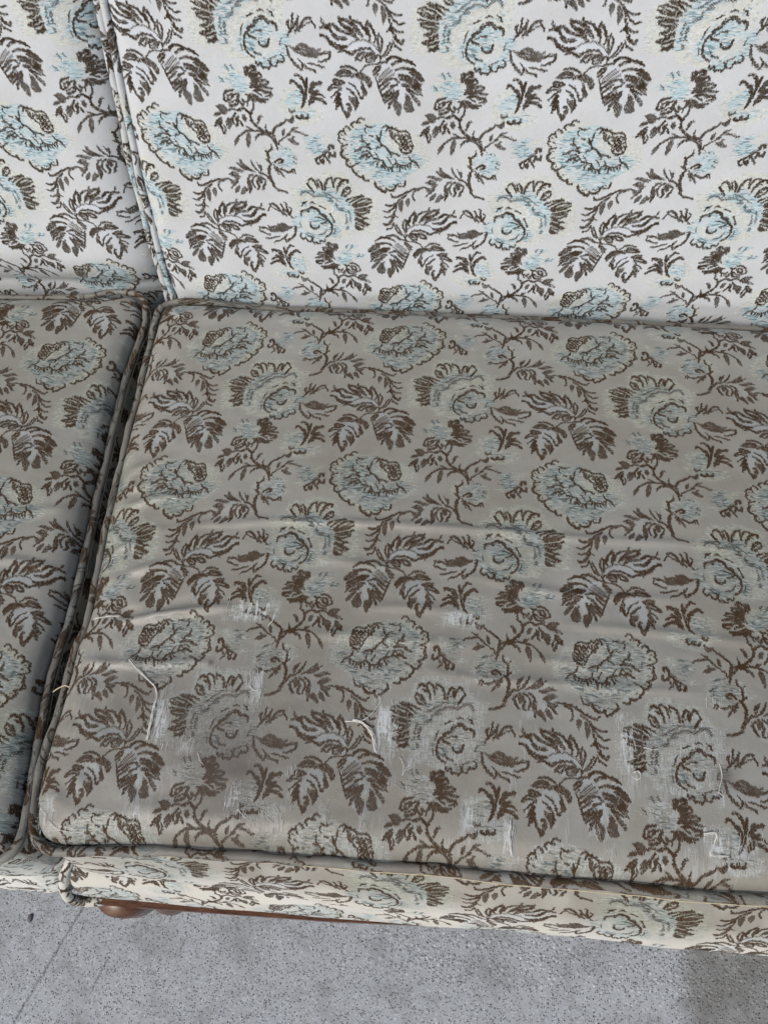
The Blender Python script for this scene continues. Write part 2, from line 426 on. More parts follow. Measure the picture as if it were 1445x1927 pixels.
# ------------------------------------------------------------------ woven pattern, drawn as an in-memory texture
NX, NY = 1000, 1750            # one repeat is 0.20 x 0.35 m
RES = 5000.0
D0 = 0.032915                  # sideways shift of the mirrored row
def catmull(p, n=6):
    p = np.array(p, float)
    if len(p) < 3: return p
    q = np.vstack([2*p[0]-p[1], p, 2*p[-1]-p[-2]]); out = []
    t = np.linspace(0, 1, n, endpoint=False)[:, None]
    for i in range(1, len(q)-2):
        a, b, c, d = q[i-1], q[i], q[i+1], q[i+2]
        out.append(.5*((2*b) + (c-a)*t + (2*a-5*b+4*c-d)*t*t + (3*b-a-3*c+d)*t**3))
    out.append(p[-1:]); return np.vstack(out)
def put(cv, x0, y0, m):
    ys = np.arange(y0, y0+m.shape[0]) % NY; xs = np.arange(x0, x0+m.shape[1]) % NX
    ix = np.ix_(ys, xs); cv[ix] = np.maximum(cv[ix], m)
def stroke(cv, pts, w):
    pts = catmull(pts, 5); n = len(pts)
    L = np.concatenate([[0], np.cumsum(np.linalg.norm(np.diff(pts, axis=0), axis=1))]); L = L/max(L[-1], 1e-6)
    wid = w*(.62+.38*np.sqrt(np.clip(np.sin(math.pi*np.clip(L*.9+.08, 0, 1)), 0, 1)))*.5
    for i in range(n-1):
        a, b = pts[i], pts[i+1]; r = max(wid[i], wid[i+1])+2
        x0, x1 = int(min(a[0], b[0])-r), int(max(a[0], b[0])+r)+1
        y0, y1 = int(min(a[1], b[1])-r), int(max(a[1], b[1])+r)+1
        X, Y = np.meshgrid(np.arange(x0, x1), np.arange(y0, y1))
        ab = b-a; t = np.clip(((X-a[0])*ab[0]+(Y-a[1])*ab[1])/max(ab@ab, 1e-6), 0, 1)
        d = np.hypot(X-a[0]-t*ab[0], Y-a[1]-t*ab[1])
        put(cv, x0, y0, np.clip(wid[i]+(wid[i+1]-wid[i])*t-d+.5, 0, 1))
def poly(cv, pts, smooth=True):
    p = catmull(list(pts)+[pts[0]], 5) if smooth else np.array(pts, float)
    x0, y0 = (p.min(0)-2).astype(int); x1, y1 = (p.max(0)+3).astype(int)
    X, Y = np.meshgrid(np.arange(x0, x1)+.01, np.arange(y0, y1)+.013)
    ins = np.zeros(X.shape, bool); q = np.roll(p, -1, 0)
    for (ax, ay), (bx, by) in zip(p, q):
        if ay == by: continue
        c = ((ay > Y) != (by > Y)) & (X < (bx-ax)*(Y-ay)/(by-ay)+ax); ins ^= c
    put(cv, x0, y0, ins.astype(float))
def blur(a, k):
    for ax in (0, 1):
        a = sum(np.roll(a, s, ax) for s in range(-k, k+1))/(2*k+1)
    return a
def vnoise(h, w, ch, cw):
    """value noise stretched to cells of ch x cw pixels, tileable"""
    gh, gw = max(1, round(h/ch)), max(1, round(w/cw)); g = rng.random((gh, gw))
    y = np.arange(h)*gh/h; x = np.arange(w)*gw/w
    yi = y.astype(int); xi = x.astype(int); fy = (y-yi)[:, None]; fx = (x-xi)[None]
    a = g[yi % gh][:, xi % gw]; b = g[yi % gh][:, (xi+1) % gw]; c = g[(yi+1) % gh][:, xi % gw]; d = g[(yi+1) % gh][:, (xi+1) % gw]
    return (a*(1-fx)+b*fx)*(1-fy)+(c*(1-fx)+d*fx)*fy
lay = {k: np.zeros((NY, NX)) for k in 'BFCLGEKH'}
for line in PATTERN.strip().split('\n'):
    s = line.split(); pts = [tuple(float(c)*1e-4*RES for c in t.split(',')) for t in s[1:]]
    k = s[0][0]
    if k in 'BK': stroke(lay[k], pts, float(s[0][1:])*.48*(1.62 if k == 'B' else 1.2))
    else: poly(lay[k], pts)
lay['C'] = blur(lay['C'], 4); lay['E'] = blur(lay['E'], 3)
def both(a):                    # add the mirrored half-drop row
    m = np.roll(a[:, ::-1], (1 + round(D0*RES)) % NX, 1); m = np.roll(m, -NY//2, 0)
    return np.maximum(a, m)
lay = {k: both(v) for k, v in lay.items()}
yy, xx = np.mgrid[0:NY, 0:NX]
# thread serration: warp floats make every brown edge step up and down, wefts make blue edges ragged sideways
sh = (2.2*np.sin(xx[0]*2*math.pi/5.8)+rng.normal(0, .9, NX)).round().astype(int)
jx = ((vnoise(NY, NX, 4, 9)-.5)*11).astype(int); jy = ((vnoise(NY, NX, 9, 5)-.5)*11).astype(int)
def serr(a): return a[(yy+sh[None]+jy) % NY, (xx+jx) % NX]
shr = np.repeat(rng.normal(0, 7, NY//2), 2).round().astype(int)
def ragged(a, s=1.): return a[yy, (xx+(shr*s).astype(int)[:, None]) % NX]
Bk = np.maximum(serr(lay['B']), serr(lay['F'])*(.97-.55*((xx//4+yy//5) % 3 == 0)*(rng.random((NY, NX)) < .35)))
lat = serr(lay['K'])*np.where(((xx//6+yy//6) % 2) == 0, 1, .30)
tw = .93+.10*np.sin(xx*2*math.pi/5.8+.6*np.sin(yy*.3)) - .22*vnoise(NY, NX, 5, 3)*(vnoise(NY, NX, 30, 30) > .4)
gap = np.clip((vnoise(NY, NX, 5, 3.2)-.62)*6, 0, 1)*np.clip(vnoise(NY, NX, 24, 20)*2-.4, 0, 1)
brown = np.clip(Bk*tw*1.22, 0, 1)*(1-.5*gap); brown = np.maximum(brown, lat*.97)
L_ = ragged(lay['L'], 1.2); E_ = ragged(lay['E'], .9); C_ = ragged(lay['C'], 1.6)
speck = vnoise(NY, NX, 5, 9); sp2 = vnoise(NY, NX, 22, 26); sp3 = vnoise(NY, NX, 4, 14)
cream = C_*np.clip((speck*.75+sp2*.75+sp3*.35)*2.3-1.25+.9*(blur(C_, 12)-.6), 0, 1)
n_a = vnoise(NY, NX, 4.5, 18); n_b = vnoise(NY, NX, 9, 40); n_c = vnoise(NY, NX, 60, 60)
blue = L_*(1-.85*E_)*np.clip(.25+(n_a-.5)*1.5+(n_b-.5)*.9+n_c*.75, .12, 1)
cream = np.maximum(cream*(1-.6*L_), E_*np.clip(.2+.9*speck, 0, 1))
g = np.maximum(ragged(lay['G'], .15), .38*serr(lay['H'])*vnoise(NY, NX, 14, 14)*1.6)
silk = np.clip(g*(.66+.34*np.sin(xx*2*math.pi/7+yy*.02)), 0, 1)
hl = serr(lay['H'])*.30*np.clip(vnoise(NY, NX, 30, 30)*2-.5, 0, 1); cream = np.maximum(cream, hl)
dn = vnoise(NY, NX, 4.2, 15); dn2 = vnoise(NY, NX, 36, 40)
dash = np.clip((dn-.56)*6, 0, 1)*L_*(1-.8*E_)*np.clip(dn2*2.8-.55, 0.08, 1)
dash = np.maximum(dash, .42*C_*(1-L_)*np.clip((vnoise(NY, NX, 4, 7)-.66)*7, 0, 1))
lite = np.clip((vnoise(NY, NX, 3.6, 13)-.58)*6, 0, 1)*np.maximum(L_, np.maximum(E_, C_*.8))
img = bpy.data.images.new("brocade_pattern", NX, NY, alpha=True, is_data=True)
img.alpha_mode = 'CHANNEL_PACKED'
img.pixels.foreach_set(np.stack([brown, blue, cream, dash], -1).astype(np.float32).ravel()); img.update(); img.pack()
img2 = bpy.data.images.new("brocade_silk", NX, NY, alpha=False, is_data=True)
img2.pixels.foreach_set(np.stack([silk, lite, lite*0, lite*0+1], -1).astype(np.float32).ravel()); img2.update(); img2.pack()

# ------------------------------------------------------------------ wear of the seat cushion (frayed warp, grime)
WX0, WY0, WSX, WSY = 0.15, -0.62, 0.75, 0.62
wx, wy = 1875, 1550; wr_ = wx/WSX
hy, hx = np.mgrid[0:wy, 0:wx]; HX = WX0+hx/wr_; HY = WY0+hy/wr_
pn = vnoise(wy, wx, 30, 9)
fr = np.zeros((wy, wx)); den = np.zeros((wy, wx))
strk = vnoise(wy, wx, 20, 2.6); strk2 = vnoise(wy, wx, 9, 2.0); hor = vnoise(wy, wx, 2.6, 14); big = vnoise(wy, wx, 26, 16)
for cx, cy, ax, ay, d in PATCH:
    r = np.maximum(abs(HX-cx)/(ax*1.15), abs(HY-cy)/(ay*1.15))
    den = np.maximum(den, d*np.clip((1.35-r-.75*pn)*1.9, 0, 1))
fr = den*np.clip((strk*.9+strk2*.35+big*.6+hor*.5-1.17+den*.36)*3.4, 0, 1)
zone = np.clip((-.36-HY)/.1, 0, 1)*np.clip((.88-HX)/.1, 0, 1)          # the worn front third
zone = zone*(.65+.35*np.clip(vnoise(wy, wx, 210, 210)*2-.5, 0, 1))
scat = np.clip((strk*.8+vnoise(wy, wx, 60, 40)*1.0+vnoise(wy, wx, 18, 14)*.6-1.50)*4, 0, 1)*zone*.42
fr = np.clip(np.maximum(fr, scat), 0, 1)
gr = np.zeros((wy, wx))
for cx, cy, r, d in ((.333, -.514, .075, .75), (.242, -.475, .05, .5), (.387, -.471, .06, .35), (.455, -.527, .05, .35), (.2, -.54, .03, .3),
                     (.3462, -.4374, .0035, .8), (.3049, -.4334, .003, 1.), (.2622, -.293, .006, .5), (.738, -.5, .009, .8), (.45, -.3, .2, .12), (.54, -.44, .12, .16)):
    gr = np.maximum(gr, d*np.exp(-((HX-cx)**2+(HY-cy)**2)/(r*r)))
gr = np.clip(gr*(.7+.6*vnoise(wy, wx, 60, 70)), 0, 1)
wimg = bpy.data.images.new("cushion_wear", wx, wy, alpha=False, is_data=True)
wimg.pixels.foreach_set(np.stack([fr, gr, np.broadcast_to(zone, fr.shape), np.ones_like(fr)], -1).astype(np.float32).ravel()); wimg.update(); wimg.pack()

# ------------------------------------------------------------------ materials
class NT:
    def __init__(s, name):
        s.m = bpy.data.materials.new(name); s.m.use_nodes = True; s.t = s.m.node_tree; s.b = s.t.nodes['Principled BSDF']
    def n(s, typ, **kw):
        x = s.t.nodes.new('ShaderNode'+typ)
        for k, v in kw.items():
            if k.startswith('i_'):
                k = k[2:]; k = int(k) if k.isdigit() else k.replace('_', ' ')
                s.put(x.inputs[k], v)
            else: setattr(x, k, v)
        return x
    def put(s, sock, v):
        if isinstance(v, bpy.types.NodeSocket): s.t.links.new(v, sock)
        elif isinstance(v, bpy.types.Node): s.t.links.new(v.outputs[0], sock)
        else: sock.default_value = v
    def math(s, op, a, b=0., clamp=False):
        x = s.n('Math', operation=op, use_clamp=clamp); s.put(x.inputs[0], a); s.put(x.inputs[1], b); return x.outputs[0]
    def mix(s, f, a, b, bt='MIX'):
        x = s.n('Mix', data_type='RGBA', blend_type=bt); s.put(x.inputs[0], f)
        s.put(x.inputs[6], a if not isinstance(a, tuple) else (*a, 1)); s.put(x.inputs[7], b if not isinstance(b, tuple) else (*b, 1)); return x.outputs[2]
    def ramp(s, v, lo, hi):
        x = s.n('MapRange'); s.put(x.inputs[0], v); x.inputs[1].default_value = lo; x.inputs[2].default_value = hi; return x.outputs[0]
    def noise(s, vec, scale, detail=3., rough=.5):
        x = s.n('TexNoise'); s.put(x.inputs['Vector'], vec); x.inputs['Scale'].default_value = scale
        x.inputs['Detail'].default_value = detail; x.inputs['Roughness'].default_value = rough; return x.outputs[0]

CLEAN = dict(base=(.590, .624, .660), cream=(.60, .628, .60), blue=(.43, .59, .66), dash=(.20, .31, .36), brown=(.044, .031, .019), silk=(.60, .65, .73), lite=(.70, .76, .80))
SOIL = dict(base=(.250, .243, .210), cream=(.29, .298, .244), blue=(.205, .238, .222), dash=(.085, .105, .098), brown=(.052, .031, .016), silk=(.30, .33, .335), lite=(.42, .45, .43))
def fabric(name, worn=False, yellow=0., over=None, gloss=.52):
    N = NT(name)
    uv = N.n('UVMap', uv_map='UVMap').outputs[0]
    pos = N.n('NewGeometry').outputs['Position']
    wob = N.n('TexNoise', i_Scale=45.); N.put(wob.inputs['Vector'], uv)
    wv = N.n('VectorMath', operation='SCALE'); N.put(wv.inputs[0], wob.outputs[1]); wv.inputs['Scale'].default_value = .0022
    uw = N.n('VectorMath', operation='ADD'); N.put(uw.inputs[0], uv); N.put(uw.inputs[1], wv.outputs[0])
    mp = N.n('Mapping'); N.put(mp.inputs[0], uw.outputs[0]); mp.inputs['Scale'].default_value = (5., 1/.35, 1.)
    tx = N.n('TexImage', image=img, extension='REPEAT', interpolation='Linear'); N.put(tx.inputs[0], mp)
    sp = N.n('SeparateColor'); N.put(sp.inputs[0], tx.outputs[0]); R, G, B = sp.outputs[:3]; A = tx.outputs[1]
    tx2 = N.n('TexImage', image=img2, extension='REPEAT', interpolation='Linear'); N.put(tx2.inputs[0], mp)
    sp2 = N.n('SeparateColor'); N.put(sp2.inputs[0], tx2.outputs[0]); SK, LI = sp2.outputs[:2]
    at = N.n('Attribute', attribute_name='soil').outputs['Fac']
    n1 = N.noise(pos, 9., 4., .6); n2 = N.noise(pos, 55., 5., .65)
    soil = N.math('ADD', at, N.math('MULTIPLY', N.math('SUBTRACT', n1, .5), .42))
    soil = N.math('ADD', soil, N.math('MULTIPLY', N.math('SUBTRACT', n2, .5), .22), clamp=True)
    if worn:
        wuv = N.n('UVMap', uv_map='Wear').outputs[0]
        wt = N.n('TexImage', image=wimg, extension='CLIP'); N.put(wt.inputs[0], wuv)
        ws = N.n('SeparateColor'); N.put(ws.inputs[0], wt.outputs[0]); FR, GR, ZN = ws.outputs[:3]
    over = over or {}; CC = {**CLEAN, **over.get('clean', {})}; SS = {**SOIL, **over.get('soil', {})}
    c = {k: N.mix(soil, CC[k], SS[k]) for k in CC}
    if worn: c['blue'] = N.mix(ZN, c['blue'], (.185, .192, .160)); c['cream'] = N.mix(ZN, c['cream'], (.30, .30, .255))
    if yellow:
        yn = N.math('MULTIPLY', N.ramp(N.noise(pos, 14., 3.), .32, .56), yellow)
        yn = N.math('MULTIPLY', yn, N.math('SUBTRACT', 1., soil, True)); c['base'] = N.mix(yn, c['base'], (.68, .65, .54), 'MIX')
    # fine weave: short horizontal weft and vertical warp variations
    wmap = N.n('Mapping'); N.put(wmap.inputs[0], uv); wmap.inputs['Scale'].default_value = (320., 1500., 1.)
    wf = N.noise(wmap, 1., 2., .6)
    wmap2 = N.n('Mapping'); N.put(wmap2.inputs[0], uv); wmap2.inputs['Scale'].default_value = (1500., 260., 1.)
    wf2 = N.noise(wmap2, 1., 2., .6)
    col = N.mix(B, c['base'], c['cream'])
    Bl = G
    if worn:   # blue wefts rubbed thin where the front is worn
        Bl = N.math('MULTIPLY', G, N.math('SUBTRACT', 1., N.math('MULTIPLY', ZN, N.ramp(n2, .35, .6))))
    col = N.mix(SK, col, c['silk']); col = N.mix(Bl, col, c['blue']); col = N.mix(N.math('MULTIPLY', LI, .6), col, c['lite']); col = N.mix(A, col, c['dash'])
    if worn:   # the cream wefts fray first, into bare pale warp threads
        stm = N.n('Mapping'); N.put(stm.inputs[0], uv); stm.inputs['Scale'].default_value = (900., 110., 1.)
        st = N.ramp(N.noise(stm, 1., 3., .7), .46, .60)
        fz = N.math('MULTIPLY', N.math('MULTIPLY', N.ramp(B, .05, .35), N.math('SUBTRACT', 1., G, True)), N.math('MULTIPLY', ZN, st))
        FRt = N.math('MAXIMUM', N.math('MULTIPLY', FR, .85), N.math('MULTIPLY', fz, 1.0))
        col = N.mix(N.math('MULTIPLY', FRt, .85), col, (.45, .485, .50))
    col = N.mix(R, col, c['brown'])
    if worn:
        col = N.mix(N.math('MULTIPLY', N.ramp(FR, .5, .85), .7), col, (.60, .64, .66))
        col = N.mix(N.math('MULTIPLY', GR, .78), col, (.085, .072, .062))
    v = N.math('ADD', N.math('MULTIPLY', wf, .22), N.math('MULTIPLY', wf2, .16)); v = N.math('ADD', v, .81)
    vc = N.n('CombineColor'); [N.put(vc.inputs[i], v) for i in range(3)]
    col = N.mix(1., col, vc.outputs[0], 'MULTIPLY')
    N.put(N.b.inputs['Base Color'], col)
    rough = N.math('ADD', N.math('MULTIPLY', R, .2), gloss); N.put(N.b.inputs['Roughness'], rough)
    N.put(N.b.inputs['Specular IOR Level'], N.math('SUBTRACT', .34 if not worn else .5, N.math('MULTIPLY', R, .22 if not worn else .38)))
    N.put(N.b.inputs['Sheen Weight'], N.math('SUBTRACT', .08, N.math('MULTIPLY', R, .07))); N.b.inputs['Sheen Roughness'].default_value = .4
    h = N.math('ADD', N.math('MULTIPLY', R, .8), N.math('MULTIPLY', G, .5))
    h = N.math('ADD', h, N.math('MULTIPLY', N.math('ADD', wf, wf2), .35))
    h = N.math('SUBTRACT', h, N.math('MULTIPLY', A, .6))
    h = N.math('ADD', h, N.math('MULTIPLY', N.noise(uv, 160., 3.), .8))
    if worn: h = N.math('ADD', h, N.math('MULTIPLY', FRt, .9))
    bp = N.n('Bump'); bp.inputs['Strength'].default_value = .55; bp.inputs['Distance'].default_value = .0006
    N.put(bp.inputs['Height'], h); N.put(N.b.inputs['Normal'], bp)
    return N.m
M_back = fabric('brocade_clean'); M_seat = fabric('brocade_worn', worn=True, gloss=.40); M_seat2 = fabric('brocade_soiled')
M_pipe = fabric('brocade_piping', over=dict(soil=dict(base=(.165, .158, .142), blue=(.15, .158, .145), cream=(.19, .19, .16), silk=(.19, .20, .195), lite=(.25, .26, .25), dash=(.10, .10, .095))))
M_front = fabric('brocade_yellowed', yellow=.5, over=dict(clean=dict(base=(.69, .70, .68), blue=(.55, .63, .62), brown=(.060, .042, .030), dash=(.34, .40, .40), silk=(.66, .70, .72)), soil=dict(base=(.29, .28, .25))))

def simple(name, colr, rough=.5, spec=.4, n=None):
    N = NT(name); pos = N.n('NewGeometry').outputs['Position']
    c = colr
    if n: c = N.mix(N.ramp(N.noise(pos, n[0], 5., .6), .35, .65), colr, n[1])
    N.put(N.b.inputs['Base Color'], c if not isinstance(c, tuple) else (*c, 1)); N.b.inputs['Roughness'].default_value = rough
    N.b.inputs['Specular IOR Level'].default_value = spec; return N.m
M_thread = simple('bare_thread', (.76, .76, .73), .7, .3, (60., (.62, .62, .58)))
M_thread_y = simple('yellow_thread', (.60, .52, .36), .7, .3, (60., (.52, .46, .33)))
M_deck = simple('deck_lining', (.06, .055, .05), .95, .1, (40., (.045, .04, .035)))
def wood():
    N = NT('varnished_wood'); pos = N.n('NewGeometry').outputs['Position']
    mp = N.n('Mapping'); N.put(mp.inputs[0], pos); mp.inputs['Scale'].default_value = (9., 60., 60.)
    g1 = N.noise(mp, 4., 6., .7); g2 = N.noise(pos, 130., 4.)
    c = N.mix(N.ramp(g1, .35, .65), (.042, .013, .007), (.13, .055, .024))
    c = N.mix(N.ramp(g2, .66, .74), c, (.24, .14, .08))
    N.put(N.b.inputs['Base Color'], c); N.b.inputs['Roughness'].default_value = .28
    N.put(N.b.inputs['Roughness'], N.math('ADD', N.math('MULTIPLY', g2, .25), .15)); return N.m
M_wood = wood()
def concrete():
    N = NT('worn_concrete'); pos = N.n('NewGeometry').outputs['Position']
    sx = N.n('SeparateXYZ'); N.put(sx.inputs[0], pos); X, Y = sx.outputs[0], sx.outputs[1]
    n1 = N.noise(pos, 5., 5., .6); n2 = N.noise(pos, 420., 4., .75); n3 = N.noise(pos, 48., 4., .6)
    base = N.mix(N.ramp(n1, .3, .7), (.315, .350, .392), (.405, .442, .490))
    base = N.mix(N.ramp(n3, .45, .75), base, (.27, .29, .305))
    base = N.mix(N.ramp(n2, .35, .8), base, (.45, .485, .53))
    def spots(scale, lo, hi, keep):
        v = N.n('TexVoronoi', feature='F1'); N.put(v.inputs['Vector'], N.mix(.006, pos, N.n('TexNoise', i_Scale=300.).outputs[1])); v.inputs['Scale'].default_value = scale; v.inputs['Randomness'].default_value = 1.
        r = N.n('SeparateColor'); N.put(r.inputs[0], v.outputs['Color'])
        m = N.ramp(v.outputs[0], hi, lo); return N.math('MULTIPLY', m, N.math('LESS_THAN', r.outputs[0], keep)), r.outputs[1]
    pit, pr = spots(420., .22, .46, .42); pit2, _ = spots(190., .12, .28, .22)
    wht, _ = spots(430., .14, .40, .34); agg, ar = spots(210., .30, .45, .75)
    # rough strip beside the sofa, where the surface is broken open
    rs = N.math('MULTIPLY', N.ramp(N.math('ADD', Y, N.math('MULTIPLY', n3, .03)), -.668, -.655), N.ramp(X, .35, .55))
    rsn = N.math('MULTIPLY', rs, .9)
    base = N.mix(N.math('MULTIPLY', agg, N.math('ADD', .42, N.math('MULTIPLY', rsn, .5))), base, N.mix(ar, (.21, .22, .24), (.60, .645, .70)))
    base = N.mix(N.math('MULTIPLY', wht, .75), base, (.74, .77, .80))
    base = N.mix(N.math('MULTIPLY', pit, .78), base, (.06, .062, .07))
    base = N.mix(N.math('MULTIPLY', pit2, .8), base, (.07, .07, .075))
    n4 = N.noise(pos, 16., 5., .7); base = N.mix(N.math('MULTIPLY', N.ramp(n4, .50, .68), .55), base, (.19, .195, .20))
    # two dark scratched lines
    def line(x0, y0, x1, y1, w):
        L = math.hypot(x1-x0, y1-y0); ux, uy = (x1-x0)/L, (y1-y0)/L
        dx = N.math('SUBTRACT', X, x0); dy = N.math('SUBTRACT', Y, y0)
        al = N.math('ADD', N.math('MULTIPLY', dx, ux), N.math('MULTIPLY', dy, uy))
        pe = N.math('ABSOLUTE', N.math('ADD', N.math('SUBTRACT', N.math('MULTIPLY', dy, ux), N.math('MULTIPLY', dx, uy)), N.math('MULTIPLY', N.math('SUBTRACT', n3, .5), .006)))
        m = N.ramp(pe, w, w*.3); m = N.math('MULTIPLY', m, N.ramp(al, -.002, .006)); m = N.math('MULTIPLY', m, N.ramp(al, L+.004, L-.004))
        return N.math('MULTIPLY', m, N.ramp(N.noise(pos, 420., 2.), .38, .52))
    ln = N.math('MAXIMUM', line(.068, -.63, -.02, -.84, .0026), line(.1118, -.6864, .0979, -.728, .0022))
    base = N.mix(N.math('MULTIPLY', ln, .72), base, (.10, .10, .11))
    # ground colour turns darker and browner at the right
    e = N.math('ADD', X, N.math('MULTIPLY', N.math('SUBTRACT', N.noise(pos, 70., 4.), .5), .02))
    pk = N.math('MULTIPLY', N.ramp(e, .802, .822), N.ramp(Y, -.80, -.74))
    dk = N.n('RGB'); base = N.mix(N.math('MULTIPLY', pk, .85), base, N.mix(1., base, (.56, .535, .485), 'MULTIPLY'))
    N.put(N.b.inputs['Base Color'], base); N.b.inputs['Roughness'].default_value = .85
    h = N.math('SUBTRACT', N.math('MULTIPLY', n2, .5), N.math('MULTIPLY', pit, 1.))
    h = N.math('SUBTRACT', h, N.math('MULTIPLY', pit2, 1.5)); h = N.math('ADD', h, N.math('MULTIPLY', agg, N.math('ADD', .3, rsn)))
    h = N.math('ADD', h, N.math('MULTIPLY', n3, .8))
    bp = N.n('Bump'); bp.inputs['Strength'].default_value = .55; bp.inputs['Distance'].default_value = .0009
    N.put(bp.inputs['Height'], h); N.put(N.b.inputs['Normal'], bp); return N.m
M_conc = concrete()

# ------------------------------------------------------------------ mesh helpers
def empty(name, loc, label, cat, group=None):
    o = bpy.data.objects.new(name, None); COL.objects.link(o); o.location = loc
    o.empty_display_size = .05; o['label'] = label; o['category'] = cat
    if group: o['group'] = group
    return o
def mesh(name, V, F, mat, parent=None, uv=None, soil=None, wear=False, smooth=True):
    V = np.asarray(V, float).copy(); V[:, 2] += ZF
    W = V.copy()
    if parent is not None:
        p = parent
        while p is not None: V -= np.array(p.location); p = p.parent
    F = np.asarray(F); me = bpy.data.meshes.new(name)
    me.from_pydata(V.tolist(), [], F.tolist()); me.update()
    loops = np.zeros(len(me.loops), np.int32); me.loops.foreach_get('vertex_index', loops)
    if uv is not None:
        l = me.uv_layers.new(name='UVMap'); l.data.foreach_set('uv', np.asarray(uv, np.float32)[loops].ravel())
    if wear:
        wv = np.stack([(W[:, 0]-WX0)/WSX, (W[:, 1]-WY0)/WSY], -1)
        l = me.uv_layers.new(name='Wear'); l.data.foreach_set('uv', wv.astype(np.float32)[loops].ravel())
    if uv is not None:
        a = me.attributes.new('soil', 'FLOAT', 'POINT'); s = np.zeros(len(V), np.float32) + (soil if soil is not None else 0.)
        a.data.foreach_set('value', s.astype(np.float32))
    if smooth: me.polygons.foreach_set('use_smooth', [True]*len(me.polygons))
    me.materials.append(mat)
    o = bpy.data.objects.new(name, me); COL.objects.link(o); o.parent = parent
    return o
def gridF(n, m, closed=False):
    """faces of an n x m vertex grid (index i*m+j)"""
    i, j = np.meshgrid(np.arange(n-1), np.arange(m if closed else m-1), indexing='ij')
    a = i*m+j; b = i*m+(j+1) % m; c = (i+1)*m+(j+1) % m; d = (i+1)*m+j
    return np.stack([a, b, c, d], -1).reshape(-1, 4)
def tubeVF(path, r, k=8, jit=0.):
    path = np.array(path, float); n = len(path)
    T = np.gradient(path, axis=0); T /= np.linalg.norm(T, axis=1)[:, None]+1e-9
    up = np.array([0, 0, 1.]); S = np.cross(T, up); bad = np.linalg.norm(S, axis=1) < 1e-3; S[bad] = (1, 0, 0)
    S /= np.linalg.norm(S, axis=1)[:, None]; U = np.cross(S, T)
    a = np.arange(k)*2*math.pi/k; r = np.broadcast_to(r, (n,))
    V = path[:, None]+r[:, None, None]*(np.cos(a)[None, :, None]*S[:, None]+np.sin(a)[None, :, None]*U[:, None])
    if jit: V = V+rng.normal(0, jit, (n, 1, 3))
    return V.reshape(-1, 3), gridF(n, k, True)
def resample(p, step):
    p = np.array(p, float); L = np.concatenate([[0], np.cumsum(np.linalg.norm(np.diff(p, axis=0), axis=1))])
    n = max(4, int(L[-1]/step)); t = np.linspace(0, L[-1], n); return np.stack([np.interp(t, L, p[:, i]) for i in range(p.shape[1])], -1)
def smoothp(p, k=2, closed=False):
    p = p.copy()
    for _ in range(k):
        q = .5*p+.25*(np.roll(p, 1, 0)+np.roll(p, -1, 0))
        if not closed: q[0], q[-1] = p[0], p[-1]
        p = q
    return p
def join(parts):
    Vs, Fs, o = [], [], 0
    for V, F in parts: Vs.append(V); Fs.append(np.asarray(F)+o); o += len(V)
    return np.vstack(Vs), np.vstack(Fs)

def snoise(x, y, sc, seed):
    r = np.random.default_rng(seed); v = 0
    for k in range(5):
        a = r.uniform(0, 6.28); f = sc*r.uniform(.6, 1.6); v = v+np.sin((x*math.cos(a)+y*math.sin(a))*f*6.28+r.uniform(0, 6.28))
    return v/5

# fabric coordinates (metres on the cloth) of the seat and back, stretched as the cloth lies
def mono(x, y, deg): return np.stack([x**i*y**j for i in range(deg+1) for j in range(deg+1-i)], -1)
CB = np.array([[-0.32907, -0.04524, 0.10031, 1.04772, 0.02278, -0.05119], [-0.30553, 1.01528, -0.06574, 0.14838, 0.00134, -0.14465]])
CS = np.array([[0.17568, 0.00556, 0.00096, -0.09027, 1.03516, -0.03461, -0.01941, -0.05682, -0.07278, -0.06675],
               [-0.15428, 1.03994, 0.01338, -0.09312, 0.00104, -0.02076, 0.23617, 0.12072, 0.00547, -0.10416]])
def uv_seat(x, y): return mono(x-.5, y+.3, 3) @ CS.T
def uv_back(x, v): return mono(x, v, 2) @ CB.T
def uv_seat_l(x, y): return np.stack([-.15483+.99787*x+.0293*y, .18814-.0014*x+1.00135*y], -1)
def uv_back_l(x, v): return np.stack([-.17002+1.00618*x+.00932*v, -.28308-.00626*x+1.00273*v], -1)

# ------------------------------------------------------------------ ground
def sheet(name, x0, y0, x1, y1, z, mat):
    o = mesh(name, [(x0, y0, z), (x1, y0, z), (x1, y1, z), (x0, y1, z)], [(0, 1, 2, 3)], mat, smooth=False); o['kind'] = 'structure'; return o
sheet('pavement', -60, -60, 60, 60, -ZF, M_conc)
peb = bmp = None
def stone(name, x, y, r, label):
    a = np.linspace(0, 2*math.pi, 11)[:-1]; V = [(x, y, -ZF+r*.7)]; F = []
    rr = np.random.default_rng(int(r*1e5))
    for k, (h, f) in enumerate(((.55, .6), (.25, 1.), (0., .9))):
        for t in a: V.append((x+math.cos(t)*r*f*rr.uniform(.85, 1.1)*.75, y+math.sin(t)*r*f*rr.uniform(.85, 1.1)*1.3, -ZF+h*r))
    for i in range(10): F.append((0, 1+i, 1+(i+1) % 10, 0))
    F = [(0, 1+i, 1+(i+1) % 10) for i in range(10)]
    for k in (0, 1):
        for i in range(10): F.append((1+k*10+i, 11+k*10+i, 11+k*10+(i+1) % 10, 1+k*10+(i+1) % 10))
    Vv = np.array(V); Vv[:, 2] += ZF; base = Vector((x, y, 0))
    me = bpy.data.meshes.new(name); me.from_pydata((Vv-np.array(base)).tolist(), [], F); me.materials.append(M_stone)
    o = bpy.data.objects.new(name, me); COL.objects.link(o); o.location = base; o['label'] = label; o['category'] = 'pebble'
M_stone = simple('dark_stone', (.10, .10, .115), .8, .3, (200., (.16, .16, .18)))
stone('pebble', .0012, -.652, .0045, 'small dark grey pebble on the concrete beside the dark line below the left sofa section')

